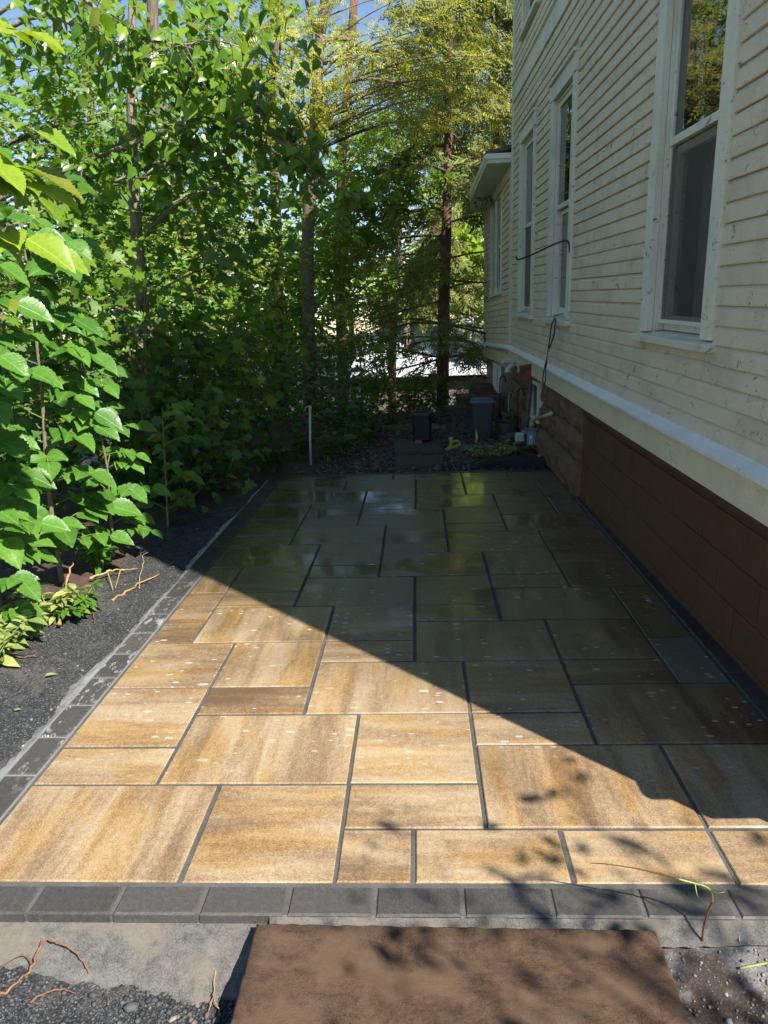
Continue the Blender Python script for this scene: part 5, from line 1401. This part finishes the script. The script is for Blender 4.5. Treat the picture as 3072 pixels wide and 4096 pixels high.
for lb, tx, ty, h, bl, n, tm, sz, mt in SPOTS:
    z = gzf(tx, ty); make_tree('background_tree', lb, [(tx, ty, z - .1), (tx + .1, ty, z + h * .35), (tx - .1, ty, z + h * .7), (tx + .1, ty, z + h)], [.16, .12, .09, .04], bl, n, tm, sz, mt, spread=.30 if ty < 22 else .5, limbs=30)

# --- shaded understorey shrubs ----------------------------------------------------------
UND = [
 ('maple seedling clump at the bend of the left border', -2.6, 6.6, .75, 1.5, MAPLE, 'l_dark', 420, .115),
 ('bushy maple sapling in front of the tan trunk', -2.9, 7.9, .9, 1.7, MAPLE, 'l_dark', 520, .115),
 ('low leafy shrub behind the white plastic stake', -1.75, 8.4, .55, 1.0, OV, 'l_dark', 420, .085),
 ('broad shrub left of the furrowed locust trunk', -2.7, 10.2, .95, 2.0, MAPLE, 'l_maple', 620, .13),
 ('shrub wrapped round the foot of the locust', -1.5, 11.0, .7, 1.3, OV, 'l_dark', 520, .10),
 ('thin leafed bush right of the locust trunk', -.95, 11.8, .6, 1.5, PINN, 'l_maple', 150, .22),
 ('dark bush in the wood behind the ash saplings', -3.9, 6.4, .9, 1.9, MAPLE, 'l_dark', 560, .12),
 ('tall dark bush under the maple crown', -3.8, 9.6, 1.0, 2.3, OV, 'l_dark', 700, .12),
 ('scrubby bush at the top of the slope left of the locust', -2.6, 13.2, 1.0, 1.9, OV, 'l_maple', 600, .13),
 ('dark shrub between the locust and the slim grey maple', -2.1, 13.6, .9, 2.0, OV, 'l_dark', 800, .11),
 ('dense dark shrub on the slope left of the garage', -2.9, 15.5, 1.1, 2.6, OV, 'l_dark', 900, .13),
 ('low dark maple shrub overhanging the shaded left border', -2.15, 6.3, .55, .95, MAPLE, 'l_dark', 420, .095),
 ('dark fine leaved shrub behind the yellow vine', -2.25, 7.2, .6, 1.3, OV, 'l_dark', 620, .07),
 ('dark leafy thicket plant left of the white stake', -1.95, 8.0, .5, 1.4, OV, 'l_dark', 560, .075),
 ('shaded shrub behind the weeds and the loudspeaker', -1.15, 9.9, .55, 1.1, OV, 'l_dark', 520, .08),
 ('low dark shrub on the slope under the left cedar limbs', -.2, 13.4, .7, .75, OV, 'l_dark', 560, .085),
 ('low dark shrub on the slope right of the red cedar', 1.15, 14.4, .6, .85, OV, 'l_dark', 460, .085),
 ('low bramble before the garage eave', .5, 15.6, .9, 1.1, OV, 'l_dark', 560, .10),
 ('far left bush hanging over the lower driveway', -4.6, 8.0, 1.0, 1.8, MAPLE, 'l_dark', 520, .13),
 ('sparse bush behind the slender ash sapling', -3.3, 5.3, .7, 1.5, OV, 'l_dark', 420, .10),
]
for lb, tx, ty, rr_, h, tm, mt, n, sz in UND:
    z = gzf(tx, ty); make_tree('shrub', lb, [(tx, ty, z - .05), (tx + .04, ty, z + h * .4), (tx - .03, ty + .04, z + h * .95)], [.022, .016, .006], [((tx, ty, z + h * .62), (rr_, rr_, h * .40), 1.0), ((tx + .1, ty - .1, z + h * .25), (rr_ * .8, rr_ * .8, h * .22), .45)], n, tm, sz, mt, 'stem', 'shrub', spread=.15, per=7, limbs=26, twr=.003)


# --- weeds along the gravel -------------------------------------------------------------
def weed(x, y, h, lbl, seed, size=.085, mat='weed', stems=5, sp_=.10, cat='plant'):
    r = np.random.default_rng(seed); z = gzf(x, y); root_ = empty('leafy_weed', (x, y, z)); tag(root_, lbl, cat, None); m = MB(); pos = []; X = []
    for i in range(stems):
        a = r.uniform(0, 6.28); hh = h * r.uniform(.6, 1.1); tip = np.array([math.cos(a) * sp_ * r.uniform(.5, 1.8), math.sin(a) * sp_ * r.uniform(.5, 1.8), hh]); P = smooth_path([(tip[0] * .1, tip[1] * .1, -.02), tip * [.35, .35, .55], tip], 5); m.tube(P, list(np.linspace(.0045, .0015, len(P))), 5)
        for q in P[3:]:
            for _ in range(2):
                b = r.uniform(0, 6.28); pos.append(q); X.append([math.cos(b), math.sin(b), r.uniform(-.3, .35)])
    m.build('stem', M['rachis'], root_); pos = np.array(pos); X = np.array(X); N = np.stack([r.normal(0, .35, len(pos)), r.normal(0, .35, len(pos)), np.ones(len(pos))], -1)
    leaf_mass('foliage', OV, pos, X, N, size * np.exp(r.normal(0, .25, len(pos))), M[mat], root_)


W_ = [(-1.02, 7.75, .30, 'clump of weeds right of the white plastic stake'), (-.86, 8.15, .34, 'leafy weed at the left edge of the gravel before the speaker'), (-.66, 8.7, .38, 'broad weed left of the loudspeaker'), (-.62, 9.3, .45, 'tall weed behind the loudspeaker on its left'), (-.35, 9.8, .42, 'weed patch overhanging the boardwalk'),
      (.12, 10.5, .30, 'weed at the right end of the boardwalk'), (-1.35, 8.0, .40, 'weed behind the white plastic stake'), (-1.55, 7.35, .26, 'weed between the stake and the left border corner'), (-.1, 11.3, .5, 'tall weed before the red cedar'), (.35, 11.9, .42, 'weed at the foot of the red cedar'), (-1.1, 9.1, .5, 'bushy weed halfway to the locust'), (-.75, 10.2, .55, 'bushy weed by the thin leafed bush')]
for i, (wx, wy, wh, lb) in enumerate(W_): weed(wx, wy, wh, lb, 100 + i, .085 if i < 5 else .10, stems=7, sp_=.16)
for i, (wx, wy, lb) in enumerate([(.72, 7.72, 'yellowish groundcover left of the mulch mound'), (.88, 7.78, 'yellowish groundcover in front of the small pot'), (.98, 7.95, 'yellowish groundcover by the gas meter')]): weed(wx, wy, .12, lb, 140 + i, .05, 'cut', 11, .15)
weed(1.10, 9.0, .30, 'trailing plant in the wide round pot', 150, .07, 'weed', 6, .12); weed(.80, 12.0, .40, 'bright potted plant on the middle step', 151, .07, 'l_light', 5, .08)
for i, (u, v, lb) in enumerate([(20, 1395, 'wilted cut weeds by the grit under the tall sapling'), (70, 1375, 'pale wilting leaves on the soil heap edge'), (110, 1345, 'torn broad leaf plant beside the broken stump'), (175, 1320, 'small bright weeds right of the broken stump'), (-5, 1440, 'cut stems piled at the soil edge'), (215, 1240, 'green seedling above the torn root')]):
    p = at_ground(u, v, -.03); weed(p[0], p[1], .13 + .05 * (i % 3), lb, 160 + i, .075, 'cut' if i != 3 and i != 5 else 'l_ash', 6, .10)
w = at_ground(520, 1060, -.05); weed(w[0] - .15, w[1] + .15, .42, 'yellow leaved vine arching over the left border', 170, .085, 'l_yellow', 4, .22)
# fallen leaves on the grit
for i, (u, v, lb) in enumerate([(205, 1705 / 1.0 - 0, 'x')][:0]): pass
fm = np_mesh('fallen_leaf', OV[0], OV[1], True); fm.materials.append(M['cut'])
for u, v, lb in [(205, 1458, 'cut green leaf lying on the black grit'), (30, 1535, 'tiny yellow leaf on the black grit'), (97, 1465, 'torn pale leaf scrap near the red rootlet')]:
    p = at_ground(u, v, -.05); o = link('fallen_leaf', fm); o.matrix_basis = mat4((p[0], p[1], gzf(p[0], p[1]) + .014), (1, .6, .05), (.1, -.1, 1), .055 if 'tiny' not in lb else .03); tag(o, lb, 'leaf')

# --- tree behind the photographer that dapples the front --------------------------------
def dapple():
    base = np.array([4.3, -2.6, gzf(4.3, -2.6)]); root_ = empty('shade_tree', tuple(base)); tag(root_, 'slender ash behind the viewpoint dappling the front border', 'tree')
    m = MB(); T = [base, base + (-.1, .1, 1.5), base + (-.3, .3, 3.2), base + (-.5, .5, 4.8)]; m.tube([np.array(p) - base for p in smooth_path(T)], list(np.linspace(.07, .02, 19)), 9); pos = []
    tg = [(-.10, 1.80), (-.12, 1.66), (-.08, 1.52), (.42, 2.02), (.45, 1.93), (.18, 1.74), (.30, 1.72), (.62, 1.80), (.74, 1.74), (.98, 1.95), (1.02, 1.72), (.62, 1.60), (.48, 1.57), (.20, 1.60), (.86, 1.6),
          (.10, 1.42), (.30, 1.40), (-.02, 1.30), (.42, 1.30), (-.15, 1.36), (.50, 1.20), (.80, 1.40), (.98, 1.25), (.72, 1.12), (.18, 1.20), (.55, 1.46), (.95, 1.52), (.06, 1.14), (1.15, 1.5), (.36, 1.12), (.70, 1.34), (.85, 1.2)]
    for gx, gy in tg:
        h = RNG.uniform(2.3, 3.3); c = np.array([gx, gy, 0]) + TO_SUN * (h / TO_SUN[2]); a = base + np.array([-.3, .3, 3.0 + RNG.uniform(-.8, 1.0)]); m.tube([p - base for p in smooth_path([a, (a + c) / 2 + [0, 0, .12], c], 4)], list(np.linspace(.010, .002, 9)), 5)
        pos.append(c + RNG.normal(size=(6, 3)) * [.075, .075, .06])
    m.build('trunk', M['bark'], root_, smooth=True); pos = np.concatenate(pos); X, N = orient(len(pos), .5, .6)
    leaf_mass('crown', OV, pos - base, X, N, .062 * np.exp(RNG.normal(0, .25, len(pos))), M['l_maple'], root_)


dapple()

# ------------------------------------------------------------------ neighbours
def garage():
    y0, y1 = 19.5, 26.0; zr = at(870, 692, y1)[2]; ze = at(870, 812, y0)[2]; xl = at(772, 760, 23)[0]; xr = xl + 11.0
    g = empty('garage', ((xl + xr) / 2, (y0 + y1) / 2, gzf(2, 23))); tag(g, 'low neighbouring garage with a pale sunlit shingle roof behind the cedar', 'garage')
    off = -np.array(g.location); n = 26
    for i in range(n):
        a = i / n; b = (i + 1) / n; m = MB(); ya, yb = y0 + (y1 - y0) * a, y0 + (y1 - y0) * b; za, zb = ze + (zr - ze) * a, ze + (zr - ze) * b
        la, lb = xl + 1.0 * a ** 2, xl + 1.0 * b ** 2; m.v = [(la, ya, za + .03), (xr, ya, za + .03), (xr, yb, zb + .006), (lb, yb, zb + .006), (la, ya, za - .03), (xr, ya, za - .03), (xr, yb, zb - .03), (lb, yb, zb - .03)]; m.f = [(0, 1, 2, 3), (0, 4, 5, 1), (1, 5, 6, 2), (3, 7, 4, 0)]
        m.v = [tuple(np.array(p) + off) for p in m.v]; m.build('shingle_course', M['shingle'], g)
    gb = g.location.z; m = MB().box(xl + .3 + off[0], xr - .3 + off[0], y0 + .3 + off[1], y1 - .3 + off[1], -.3, ze - .1 - gb); m.build('wall', M['wood'], g)
    m = MB(); m.v = [tuple(np.array(p) + off) for p in [(xl + 1.0, y1, zr), (xr, y1, zr), (xr, y1 + 6, ze), (xl, y1 + 6, ze)]]; m.f = [(0, 1, 2, 3)]; m.build('roof_slope', M['shingle'], g)


garage()


def neighbour():
    p = np.array([-17.0, 17.0, gzf(-17, 17)]); h = empty('neighbour_house', tuple(p), .35); tag(h, 'pale neighbouring house glimpsed through the left trees', 'house')
    MB().box(-5, 5, -4, 4, -.5, 3.2).build('wall', M['pale_wall'], h)
    m = MB(); m.v = [(-5.4, -4.4, 3.1), (5.4, -4.4, 3.1), (5.4, 4.4, 3.1), (-5.4, 4.4, 3.1), (-5.4, 0, 5.6), (5.4, 0, 5.6)]; m.f = [(0, 1, 5, 4), (2, 3, 4, 5), (0, 4, 3), (1, 2, 5), (0, 3, 2, 1)]; m.build('roof', M['shingle'], h)
    for i in range(4):
        x = -3.8 + 2.4 * i; w = MB().box(x, x + 1.1, -4.05, -3.99, .9, 2.3).build('window', M['trim'], h); MB().box(x + .1, x + 1.0, -4.07, -4.051, 1.0, 2.2).build('pane', M['glass'], w)
    for i in range(3):
        y = -3 + 2.2 * i; w = MB().box(4.99, 5.05, y, y + 1.1, .9, 2.3).build('window', M['trim'], h); MB().box(5.051, 5.07, y + .1, y + 1.0, 1.0, 2.2).build('pane', M['glass'], w)


neighbour()
xs = np.linspace(-12.5, -6.5, 8); ysd = np.linspace(3, 40, 30); v = [(x, y, gzf(x, y) + .03) for y in ysd for x in xs]; f = [(j * 8 + i, j * 8 + i + 1, (j + 1) * 8 + i + 1, (j + 1) * 8 + i) for j in range(29) for i in range(7)]
tag(link('driveway', np_mesh('driveway', v, f, True), M['asphalt']), 'grey lower driveway beyond the wooded bank', kind='structure')
